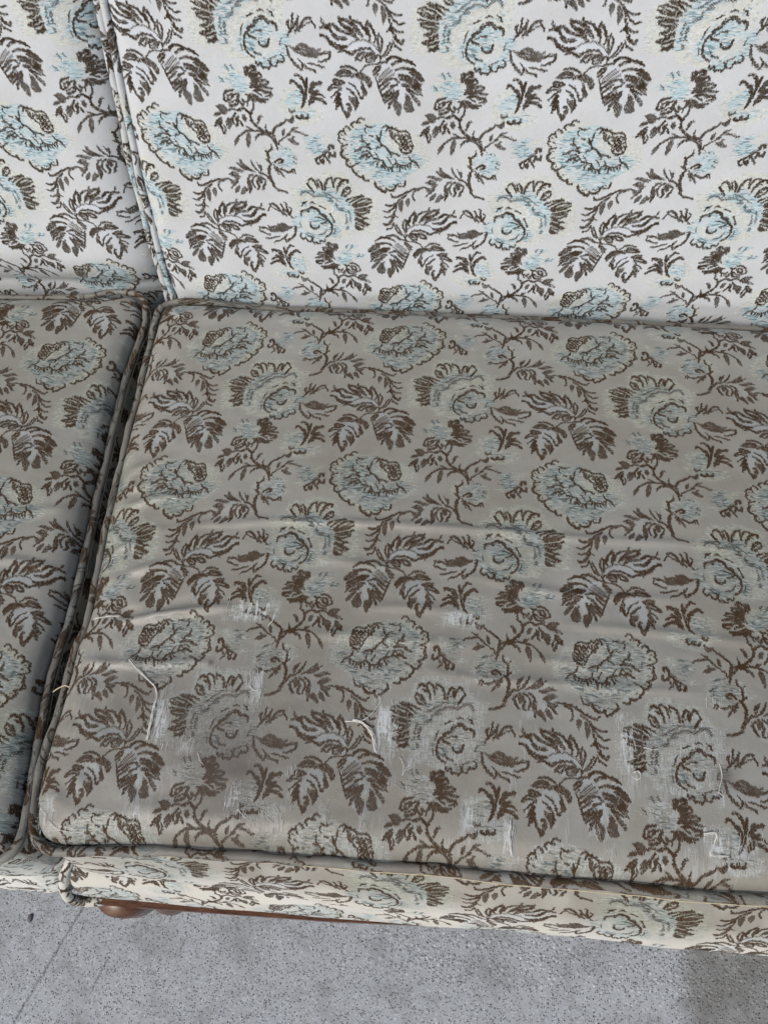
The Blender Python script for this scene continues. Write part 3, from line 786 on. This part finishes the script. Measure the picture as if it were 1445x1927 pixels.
# ------------------------------------------------------------------ sofa
sofa = empty('sofa', (.3, -.3, 0), 'old floral brocade sofa with clean pale back, yellowed front panels and small wooden feet', 'sofa')
TH = 0.2491
def backpt(x, v, off):        # off: towards the viewer
    return np.stack([x, v*math.sin(TH)-off*math.cos(TH), v*math.cos(TH)+off*math.sin(TH)], -1)
sv = np.array([-.05, -.005, .069, .144, .215, .304, .5, .7]); sxv = np.array([.1735, .1727, .1700, .1700, .1742, .1790, .186, .19])
def seamx(v): return np.interp(v, sv, sxv)
def back_panel(x_out, left, uvf):
    nv, nx = 170, 260
    v = np.linspace(-.10, .58, nv)[:, None]+np.zeros((1, nx))
    e = (np.linspace(0, 1, nx)**1.7)[None]+np.zeros((nv, 1))
    xs = seamx(v)+(-.0040 if left else .0044)
    x = xs+(x_out-xs)*e; d = abs(x-xs)
    R_, dp = (.055, .030) if left else (.020, .012)
    t = np.clip(d/R_, 0, 1); off = -dp*(1-np.sqrt(1-(1-t)**2.2)) + .004*snoise(x, v, 2.2, 3)*np.clip(d/.08, 0, 1)
    off += -.05*np.clip((v-.5)/.08, 0, 1)**2.5
    bz, bd = (.050, .022) if left else (.012, .002)
    off += -bd*np.clip((bz-v)/bz, 0, 1.)**2
    off += .0008*snoise(x, v, 14., 8)*np.clip(d/.03, 0, 1)
    off += -.018*np.clip((-v-.0)/.08, 0, 1)**1.5
    V = backpt(x, v, off).reshape(-1, 3); uv = uvf(x.ravel(), v.ravel())
    F = gridF(nv, nx)
    if left: F = F[:, ::-1]
    soil = .05+.10*np.exp(-np.clip(v.ravel(), 0, 1)/.02)
    o = mesh('back_panel', V, F, M_back, sofa, uv, soil); return o
back_panel(1.12, False, uv_back); back_panel(-.62, True, uv_back_l)
for k, dx in enumerate((-.0034, .0036)):
    v = np.linspace(-.06, .56, 240); x = seamx(v)+dx+.0006*np.sin(v*70+k*2)
    p = backpt(x, v, np.full_like(v, -.0075+.002*k)+.0005*np.sin(v*48+k)); V, F = tubeVF(p, .0037, 12)
    a = np.tile(np.arange(12)/12*.028, 240); L = np.repeat(v, 12)
    mesh('back_welt', V, F, M_back, sofa, np.stack([a+.06+.07*k, L*1.0+.05], -1), .18)
def box(name, x0, x1, y0, y1, z0, z1, mat, parent, uvs=False, soil=0.):
    V = [(x, y, z) for z in (z0, z1) for y in (y0, y1) for x in (x0, x1)]
    F = [(0, 2, 3, 1), (4, 5, 7, 6), (0, 1, 5, 4), (2, 6, 7, 3), (0, 4, 6, 2), (1, 3, 7, 5)]
    V = np.array(V); uv = np.stack([V[:, 0], V[:, 2]+V[:, 1]], -1) if uvs else None
    return mesh(name, V, F, mat, parent, uv, soil, smooth=False)
# body behind the back panels, and the deck that the cushions lie on
V = [backpt(np.float64(x), np.float64(v), np.float64(o)) for v in (-.32, .545) for o in (-.16, -.035) for x in (-.615, 1.115)]
mesh('back_frame', V, [(0, 2, 3, 1), (4, 5, 7, 6), (0, 1, 5, 4), (2, 6, 7, 3), (0, 4, 6, 2), (1, 3, 7, 5)], M_front, sofa, np.array([(p[0], p[2]) for p in V]), .2, smooth=False)
box('seat_deck', -.6, 1.1, -.585, -.03, -.20, -.108, M_deck, sofa)

# front panels: yz profile bulging out below the cushions
def front_panel(x0, x1, left):
    nx, k = 200, 34
    t = np.linspace(0, 1, k)[None]+np.zeros((nx, 1)); x = np.linspace(x0, x1, nx)[:, None]+np.zeros((1, k))
    yb = -.6245+.0065*np.clip((x-.45)/.4, 0, 1) if not left else -.6235-.0*x
    z = -.112-.074*t
    bul = np.interp(t, [0, .06, .2, .4, .62, .82, .94, 1], [0, .22, .46, .70, .90, 1., .96, .8])
    y = -.598+(yb+.598)*bul
    y = y+.0012*snoise(x, z*1.0, 9., 21)
    z = z+.0015*snoise(x, t*.1, 6., 5)*t
    if not left: e = np.clip((x-x0)/.012, 0, 1); y = y+.012*(1-np.sqrt(1-(1-e)**2)); 
    if left: e = np.clip((x1-x)/.02, 0, 1); y = y+.007*(1-np.sqrt(1-(1-e)**2))
    y = y+.004*np.clip((t-.93)/.07, 0, 1)
    V = np.stack([x, y, z], -1).reshape(-1, 3); arc = t*.105
    uv = np.stack([x+(.085 if left else -.055), (-.12 if left else -.21)-arc*.9], -1).reshape(-1, 2)
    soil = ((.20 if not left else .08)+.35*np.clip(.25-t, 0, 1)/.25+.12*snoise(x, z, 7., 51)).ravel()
    mesh('front_panel', V, gridF(nx, k)[:, ::-1], M_front, sofa, uv, soil)
front_panel(-.62, .150, True); front_panel(.1525, 1.12, False)
# welt round the left edge and lower corner of the right front panel
pth = [(.170, -.585, -.106), (.165, -.594, -.110), (.160, -.604, -.116), (.1525, -.6150, -.138), (.1485, -.6225, -.158), (.1490, -.6275, -.174), (.157, -.6285, -.184), (.170, -.6275, -.188), (.183, -.6235, -.190), (.19, -.618, -.190)]
p = smoothp(resample(catmull(pth, 6), .002), 3); V, F = tubeVF(p, .0052, 12)
L = np.repeat(np.arange(len(p))*.002, 12); a = np.tile(np.arange(12)/12*.034, len(p))
mesh('front_welt', V, F, M_front, sofa, np.stack([a+.03, L+.04], -1), .32)
# wooden base rail: moulded strip along the bottom
def rail(x0, x1):
    prof = [(.0, -.184), (-.0005, -.190), (.0012, -.1925), (-.0006, -.195), (.0002, -.203), (.003, -.207), (.02, -.207), (.02, -.184)]
    nx = 60; xs = np.linspace(x0, x1, nx); V = []
    for x in xs:
        yw = float(np.interp(x, [.2, .41, .475, .6, .9], [-.6302, -.6272, -.6246, -.6185, -.611]))
        for (dy, z) in prof: V.append((x, yw+dy, z+.0))
    V = np.array(V); F = gridF(nx, len(prof), True)
    mesh('wooden_rail', V, F, M_wood, sofa, smooth=False)
rail(.1655, 1.1)
def lathe(name, cx, cy, prof, parent, k=40):
    V = []; top = prof[0][1]; prof = [(r, -.43+(z+.43)*(.236/(top+.43)) if z < top-.03 else z-top-.194) for r, z in prof]
    for r, z in prof:
        for i in range(k): a = i*2*math.pi/k; V.append((cx+r*math.cos(a), cy+r*math.sin(a), z))
    F = gridF(len(prof), k, True); return mesh(name, V, F, M_wood, parent)
lathe('turned_foot', .1900, -.6125, [(.001, -.274), (.0275, -.274), (.0285, -.277), (.0275, -.2805), (.0262, -.282), (.0285, -.287), (.0292, -.297), (.0275, -.312), (.0225, -.33), (.0165, -.345), (.0145, -.36), (.017, -.375), (.0215, -.39), (.0225, -.405), (.018, -.42), (.014, -.43), (.001, -.43)], sofa)
lathe('turned_foot', .2370, -.6103, [(.001, -.276), (.0185, -.276), (.0195, -.282), (.0195, -.29), (.017, -.302), (.0125, -.315), (.011, -.34), (.0135, -.37), (.0145, -.40), (.011, -.43), (.001, -.43)], sofa)
lathe('turned_foot', 1.0, -.594, [(.001, -.274), (.0285, -.277), (.0262, -.282), (.0292, -.297), (.0225, -.33), (.0145, -.36), (.0215, -.39), (.014, -.43), (.001, -.43)], sofa)
lathe('turned_foot', -.5, -.594, [(.001, -.274), (.0285, -.277), (.0262, -.282), (.0292, -.297), (.0225, -.33), (.0145, -.36), (.0215, -.39), (.014, -.43), (.001, -.43)], sofa)
lathe('turned_foot', .19, -.06, [(.001, -.268), (.0285, -.277), (.0262, -.282), (.0292, -.297), (.0225, -.33), (.0145, -.36), (.0215, -.39), (.014, -.43), (.001, -.43)], sofa)

# ------------------------------------------------------------------ cushions
Z0 = -.004
PL = [(0.1712, -0.0181), (0.1684, -0.0442), (0.1687, -0.0899), (0.1700, -0.144), (0.1691, -0.1857), (0.1694, -0.2257), (0.1708, -0.273), (0.1704, -0.2974), (0.1728, -0.3273), (0.1736, -0.3558), (0.1762, -0.3838), (0.1748, -0.4029), (0.1699, -0.4177), (0.1702, -0.444), (0.1697, -0.474), (0.1676, -0.4988), (0.1660, -0.5252), (0.1660, -0.5481), (0.1700, -0.5725), (0.1777, -0.5852), (0.19, -0.5904), (0.2087, -0.5900), (0.2461, -0.5858), (0.2798, -0.5837), (0.3096, -0.5831), (0.3656, -0.5818), (0.4205, -0.5813), (0.4584, -0.5815), (0.5126, -0.5800), (0.5659, -0.5822), (0.6235, -0.5821), (0.6758, -0.582), (0.7063, -0.5835), (0.7724, -0.5823)]
PL_R = PL+[(.82, -.5825), (.85, -.580), (.862, -.567), (.866, -.53), (.866, -.30), (.866, -.06), (.862, -.036), (.85, -.025), (.839, -.0228), (.60, -.0190), (.40, -.0160), (.2885, -0.0151), (.2265, -.0125), (.19, -.0125), (.178, -.0138)]
LLp = [(0.1412, -0.008), (0.1490, -0.0190), (0.1518, -0.041), (0.1471, -0.0682), (0.1443, -0.1132), (0.1436, -0.163), (0.1460, -0.2135), (0.1467, -0.2586), (0.1482, -0.3016), (0.1500, -0.3371), (0.1497, -0.366), (0.1503, -0.3992), (0.1474, -0.4217), (0.1468, -0.4531), (0.1495, -0.4806), (0.1500, -0.5071), (0.1536, -0.5351), (0.1561, -0.558), (0.1572, -0.5790), (0.1565, -0.5930), (0.1476, -0.6020), (.13, -.604), (.08, -.603), (-.1, -.600), (-.35, -.598), (-.53, -.598), (-.546, -.588), (-.55, -.56), (-.55, -.3), (-.55, -.06), (-.546, -.03), (-.53, -.02), (-.3, -.02), (-0.0238, -0.0190), (0.0738, -0.0150), (0.1204, -0.0065)]
def outline(P, step=.003):
    p = np.array(P+[P[0]], float); p = resample(p, step)[:-1]; return smoothp(p, 3, True)
def inside_dist(px, py, O):
    """distance to the outline for points known to lie inside"""
    d = np.full(px.shape, 9.)
    A = O; B = np.roll(O, -1, 0)
    for (ax, ay), (bx, by) in zip(A[::2], np.roll(A[::2], -1, 0)):
        ux, uy = bx-ax, by-ay; t = np.clip(((px-ax)*ux+(py-ay)*uy)/(ux*ux+uy*uy+1e-12), 0, 1)
        d = np.minimum(d, (px-ax-t*ux)**2+(py-ay-t*uy)**2)
    return np.sqrt(d)
def cushion(parent, P, uvf, mat, x0, x1, y0, y1, wrinkles, seed, bulge_front, lift, front_uv, soil_fn, worn, raise_fn):
    O = outline(P); n = len(O)
    # outline in polar-ish order; build the top as rings shrinking from the outline to an inner rectangle grid
    nx, ny = 250, 230
    u = np.linspace(0, 1, nx); v = np.linspace(0, 1, ny)
    de = lambda t: .5-.5*np.cos(math.pi*t)
    u = .35*de(u)+.65*u; v = .35*de(v)+.65*v
    # four sides of the outline -> Coons patch, so that the grid follows the wavy edge
    def corner(cx, cy): return int(np.argmin((O[:, 0]-cx)**2+(O[:, 1]-cy)**2))
    c = [corner(x0, y0), corner(x1, y0), corner(x1, y1), corner(x0, y1)]
    area = np.sum(O[:, 0]*np.roll(O[:, 1], -1)-np.roll(O[:, 0], -1)*O[:, 1])
    if area < 0: O = O[::-1]; c = [n-1-i for i in c]
    def side(a, b, m):
        idx = np.arange(a, b+1 if b > a else b+n+1) % n; s = O[idx]
        L = np.concatenate([[0], np.cumsum(np.linalg.norm(np.diff(s, axis=0), axis=1))]); t = m*L[-1]
        return np.stack([np.interp(t, L, s[:, i]) for i in range(2)], -1)
    bot = side(c[0], c[1], u); rgt = side(c[1], c[2], v); top = side(c[2], c[3], 1-u[::-1])[::-1]; lft = side(c[3], c[0], 1-v[::-1])[::-1]
    top = side(c[2], c[3], 1-u); lft = side(c[3], c[0], 1-v)
    U, Vv = u[None, :, None], v[:, None, None]
    G = (1-Vv)*bot[None]+Vv*top[None]+(1-U)*lft[:, None]+U*rgt[:, None] - ((1-U)*(1-Vv)*bot[0]+U*(1-Vv)*bot[-1]+(1-U)*Vv*top[0]+U*Vv*top[-1])
    X, Y = G[..., 0], G[..., 1]
    d = inside_dist(X, Y, O)
    e = np.clip(d/.026, 0, 1); z = -.0075+raise_fn(X, Y)*np.clip(1-d/.05, 0, 1)+(lift+.0035)*np.sqrt(np.clip(1-(1-e)**2, 0, 1))*(1-.55*np.clip((Y-(y1-.06))/.06, 0, 1)*np.clip(1-d/.03, 0, 1))
    m = lambda q, L: 4*np.clip(q/L, 0, 1)*(1-np.clip(q/L, 0, 1))
    z = z+.022*np.sqrt(np.clip(m(X-x0, x1-x0)*m(Y-y0, y1-y0), 0, 1))
    z = z-.0105*np.exp(-(d/np.where(Y < y0+.03, .0042, .0028))**2)
    ed = np.clip(d/.02, 0, 1)
    z = z+ed*(.0016*snoise(X, Y, 5., seed)+.0007*snoise(X, Y, 16., seed+1))
    z = z+ed*(.0007*snoise(X*.25, Y, 60., seed+2)*(.5+.5*snoise(X, Y, 4., seed+7))+.00055*snoise(X*.35, Y+.06*X, 95., seed+9)*np.clip(snoise(X, Y, 6., seed+12)+.35, 0, 1)*np.exp(-((Y+.33)/.12)**2)+.0012*np.exp(-((X-x0)/.10)**2)*snoise(X*.6, Y+.25*X, 38., seed+3))      # faint cross wrinkles
    for pts, amp, w in wrinkles:
        p = resample(catmull(pts, 6), .004); dd = np.full(X.shape, 9.); tt = np.zeros(X.shape); Lp = len(p)
        for i in range(Lp-1):
            ax, ay = p[i]; ux, uy = p[i+1]-p[i]; t = ((X-ax)*ux+(Y-ay)*uy)/(ux*ux+uy*uy); tc = np.clip(t, 0, 1)
            q = np.hypot(X-ax-tc*ux, Y-ay-tc*uy); sgn = np.sign((X-ax)*(-uy)+(Y-ay)*ux)
            mk = q < abs(dd); dd = np.where(mk, q*np.where(sgn == 0, 1, sgn), dd); tt = np.where(mk, (i+tc)/(Lp-1), tt)
        fade = np.clip(np.sin(math.pi*np.clip(tt*.92+.05, 0, 1)), 0, 1)**.6
        z = z+ed*fade*amp*.0040*(np.exp(-(dd/(w*.75))**2)-.30*np.exp(-((dd-2.1*w)/(w*1.5))**2)-.22*np.exp(-((dd+2.3*w)/(w*1.6))**2))
    V3 = np.stack([X, Y, z], -1).reshape(-1, 3)
    uv = uvf(X.ravel(), Y.ravel())
    mesh('top_panel', V3, gridF(ny, nx), mat, parent, uv, soil_fn(X, Y).ravel(), wear=worn)
    # boxing: sweep an outward-bulging profile round the outline
    k = 26; t = np.linspace(0, 1, k)
    T = np.roll(O, -1, 0)-np.roll(O, 1, 0); T /= np.linalg.norm(T, axis=1)[:, None]; Nn = smoothp(np.stack([T[:, 1], -T[:, 0]], -1), 8, True)
    L = np.concatenate([[0], np.cumsum(np.linalg.norm(np.diff(O, axis=0), axis=1))])
    fr_ = np.clip(-Nn[:, 1], 0, 1)**2; bk = np.clip(Nn[:, 1], 0, 1)
    bf = bulge_front(O[:, 0])
    bul = fr_*bf+(1-fr_)*.009*(1-bk)
    prof = np.sin(math.pi*np.clip(t, 0, 1)**1.25)**.8
    prof_f = np.interp(t, [0, .10, .18, .38, .6, .82, .93, 1.], [-.06, -.02, .16, .50, .79, 1., .90, .6])
    zb = -.008-.100*t
    pf = fr_[:, None]*prof_f[None]+(1-fr_[:, None])*prof[None]
    B = np.zeros((n, k, 3)); B[..., :2] = O[:, None]+Nn[:, None]*(bul[:, None]*pf+.0008*snoise(L[:, None]*1., t[None]*.1, 12., seed+5)*np.sin(math.pi*t)[None])[..., None]
    B[..., 2] = zb[None]+.0*L[:, None]
    # skirt closing under the cushion
    Bc = B[:, -1:].copy(); Bc[..., :2] -= Nn[:, None]*.03; Bc[..., 2] -= .001
    B = np.concatenate([B, Bc], 1)
    uvb = np.zeros((n, k+1, 2)); arc = np.concatenate([t*.108, [.12]])[None]
    fu = front_uv(O[:, 0]); side_u = L
    isf = (fr_ > .3)
    uvb[..., 0] = np.where(isf, fu, O[:, 1]*-1+.04)[:, None]; uvb[..., 1] = np.where(isf, -.109, -.02)[:, None]-arc*np.where(isf, 1.12, 1.)[:, None]
    soil_shade = np.concatenate([1.-.78*np.clip((t-.42)/.36, 0, 1)**.9, [.2]])[None]*isf[:, None]+(~isf)[:, None]*.9+.0*arc  # sides soiled more heavily, which also paints in the shade of the gap
    soil_shade = np.where(isf[:, None], soil_shade*np.interp(O[:, 0], [.17, .24, .34, .5, .8], [.6, .7, .9, .95, 1.])[:, None]*(1+.2*snoise(L[:, None], arc, 18., seed+30)), soil_shade)
    idx = np.concatenate([np.arange(n), [0]])
    mesh('boxing', B[idx].reshape(-1, 3), gridF(n+1, k+1)[:, ::-1], M_front, parent, uvb[idx].reshape(-1, 2), soil_shade[idx].ravel())
    # bottom of the cushion
    # piping along the top edge
    lm = np.cumsum(np.abs(np.gradient(L))); r = .0037+.0006*np.clip(-Nn[:, 1], 0, 1)+.0003*np.sin(L*210)+.00025*np.sin(L*77+1)
    pp = np.column_stack([O+Nn*.0036+Nn*(.0004*np.sin(L*90))[:, None], -.0048+raise_fn(O[:, 0], O[:, 1])+.0006*np.sin(L*55)])
    pc = np.vstack([pp, pp[:1]]); Vp, Fp = tubeVF(pc, np.append(r, r[0]), 12)
    a = np.tile(np.arange(12)/12*.021, n+1); LL = np.repeat(np.append(L, L[-1]+.003), 12)
    mesh('piping', Vp, Fp, M_pipe, parent, np.stack([LL*.93+.02*np.sin(LL*9), a*1.5+.15+.05*np.sin(LL*6)], -1), 1.)
    # seam line under the piping and lower piping
    sp_ = np.column_stack([O+Nn*(.0048+bul[:, None]*.08), np.full(n, -.0115)]); sp_ = np.vstack([sp_, sp_[:1]])
    Vp, Fp = tubeVF(sp_, .0005, 5); mesh('seam_stitching', Vp, Fp, M_thread_y, parent)
    pb = np.column_stack([O+Nn*(bul[:, None]*.5), np.full(n, -.1085)]); pb = np.vstack([pb, pb[:1]])
    Vp, Fp = tubeVF(pb, .0034, 8); a = np.tile(np.arange(8)/8*.021, n+1); LL = np.repeat(np.append(L, L[-1]+.003), 8)
    mesh('lower_piping', Vp, Fp, M_front, parent, np.stack([LL, a+.1], -1), .4)
    return O, Nn, X, Y, z
GRP = 'loose seat cushions side by side on the sofa'
cr = empty('seat_cushion', (.52, -.3, ZF-.11), 'wide soiled seat cushion with torn white threads along its front, right of the gap', 'cushion', GRP)
cl = empty('seat_cushion', (-.2, -.3, ZF-.11), 'seat cushion left of the dark gap, cut off by the photo edge, less frayed', 'cushion', GRP)
soilR = lambda X, Y: .93-.10*np.clip((Y+.12)/.1, 0, 1)+.07*snoise(X, Y, 3., 40)
soilL = lambda X, Y: .92+.06*snoise(X, Y, 3., 41)
bfR = lambda x: np.interp(x, [.16, .2, .25, .33, .42, .56, .70, .86], [.012, .016, .022, .026, .033, .040, .043, .043])
bfL = lambda x: np.interp(x, [-.5, .1, .16], [.02, .012, .006])
fuv = lambda x: (x-.3255)*.2/.208+.102
OR, NR, XR, YR, ZR = cushion(cr, PL_R, uv_seat, M_seat, .166, .866, -.590, -.012, WR, 11, bfR, .014, fuv, soilR, True, lambda x, y: .005*np.clip((y+.06)/.05, 0, 1)*np.clip((.30-x)/.08, 0, 1))
OL, NL, XL, YL, ZL = cushion(cl, LLp, uv_seat_l, M_seat2, -.55, .157, -.603, -.010,
    [([(.02, -.36), (.09, -.345), (.14, -.35)], .8, .004), ([(0., -.2), (.1, -.205)], .5, .005), ([(.03, -.47), (.12, -.455)], .7, .005), ([(.06, -.30), (.135, -.285)], .7, .004)], 23, bfL, .013, lambda x: x+.12, soilL, False, lambda x, y: .011*np.clip((y+.06)/.05, 0, 1))

# ------------------------------------------------------------------ loose threads and fraying on the right cushion
def zat(x, y):
    i = np.argmin((XR-x)**2+(YR-y)**2); return ZR.ravel()[i]
for pts, r in THREADS:  # loose threads; the short strand by the left edge stands in for sheen
    p = resample(catmull(pts, 6), .0012); n = len(p)
    z = np.array([zat(a, b) for a, b in p]); s = np.linspace(0, 1, n)
    z = smoothp(z, 3)+r+.0012*np.sin(math.pi*s)+.0004*np.sin(s*11)
    rr = r*.68*(1-.35*s)*(1+.2*np.sin(s*23))
    V1 = [tubeVF(np.column_stack([p, z]), rr*.8, 6)]
    for j in range(3 if r > .0006 else 1):     # the thread is a slack bundle of filaments
        q = p+rng.normal(0, r*.5, 2)+np.column_stack([np.sin(s*9+j*2)*r*.9, np.cos(s*7+j)*r*.9]); V1.append(tubeVF(np.column_stack([q, z+r*.3]), rr*.35, 5))
    V, F = join(V1); mesh('loose_thread', V, F, M_thread, cr)
fl = []
for cx, cy, ax, ay, d in PATCH:
    for _ in range(int(8+d*d*1.5e5*ax*ay)):
        x = cx+rng.uniform(-1, 1)*ax*1.1; y = cy+rng.uniform(-1, 1)*ay; L = rng.uniform(.003, .011)*(.6+d*.6)
        k = 5; s = np.linspace(-.5, .5, k); ang = rng.normal(0, .13)+(rng.random() < .12)*rng.normal(0, 1.0)
        q = np.column_stack([x+np.sin(ang)*s*L+rng.normal(0, .0002, k), y+np.cos(ang)*s*L])
        z = zat(x, y)+.00025+.0006*(1-4*s*s)*rng.random()
        fl.append(tubeVF(np.column_stack([q, np.full(k, z)]), rng.uniform(.00010, .00024), 3))
V, F = join(fl); o = mesh('frayed_threads', V, F, M_thread, cr); o['kind'] = 'stuff'; o['label'] = 'pale frayed warp threads on the worn front of the seat'
fl = []   # fuzz on the piping
for O, Nn, a0, par in ((OR, NR, 0, cr), (OL, NL, 1, cl)):
    fl = []; n = len(O)
    hot = [(.175, -.39, .02, 60), (.17, -.575, .02, 110), (.19, -.588, .03, 120), (.166, -.30, .03, 26), (.165, -.50, .05, 45), (.42, -.582, .3, 130)] if a0 == 0 else [(.148, -.35, .15, 50), (.155, -.57, .04, 60)]
    for hx_, hy_, sp__, cnt in hot:
        for _ in range(cnt):
            x = hx_+rng.normal(0, sp__*.6); y = hy_+rng.normal(0, sp__*.6); i = int(np.argmin((O[:, 0]-x)**2+(O[:, 1]-y)**2))
            b = np.array([*(O[i]+Nn[i]*rng.uniform(-.002, .005)), -.0065+rng.uniform(.0005, .0035)])
            dr = np.array([*(Nn[i]*rng.normal(.2, .6)+rng.normal(0, .6, 2)), rng.uniform(-.2, .8)]); dr /= np.linalg.norm(dr)
            L = rng.uniform(.0012, .0045); s = np.linspace(0, 1, 4)[:, None]
            q = b+dr*s*L+np.array([0, 0, -.0015])*s*s+rng.normal(0, .0002, (4, 3)); fl.append(tubeVF(q, .00011, 3))
    V, F = join(fl); o = mesh('piping_fuzz', V, F, M_thread, par); o['kind'] = 'stuff'
# one yellow thread caught on the piping
p = catmull([(.158, -.462, -.001), (.163, -.459, .0015), (.169, -.4565, .003), (.174, -.458, .006), (.181, -.460, .0085)], 6)
V, F = tubeVF(p, .0006, 6); mesh('snagged_thread', V, F, M_thread_y, cr)
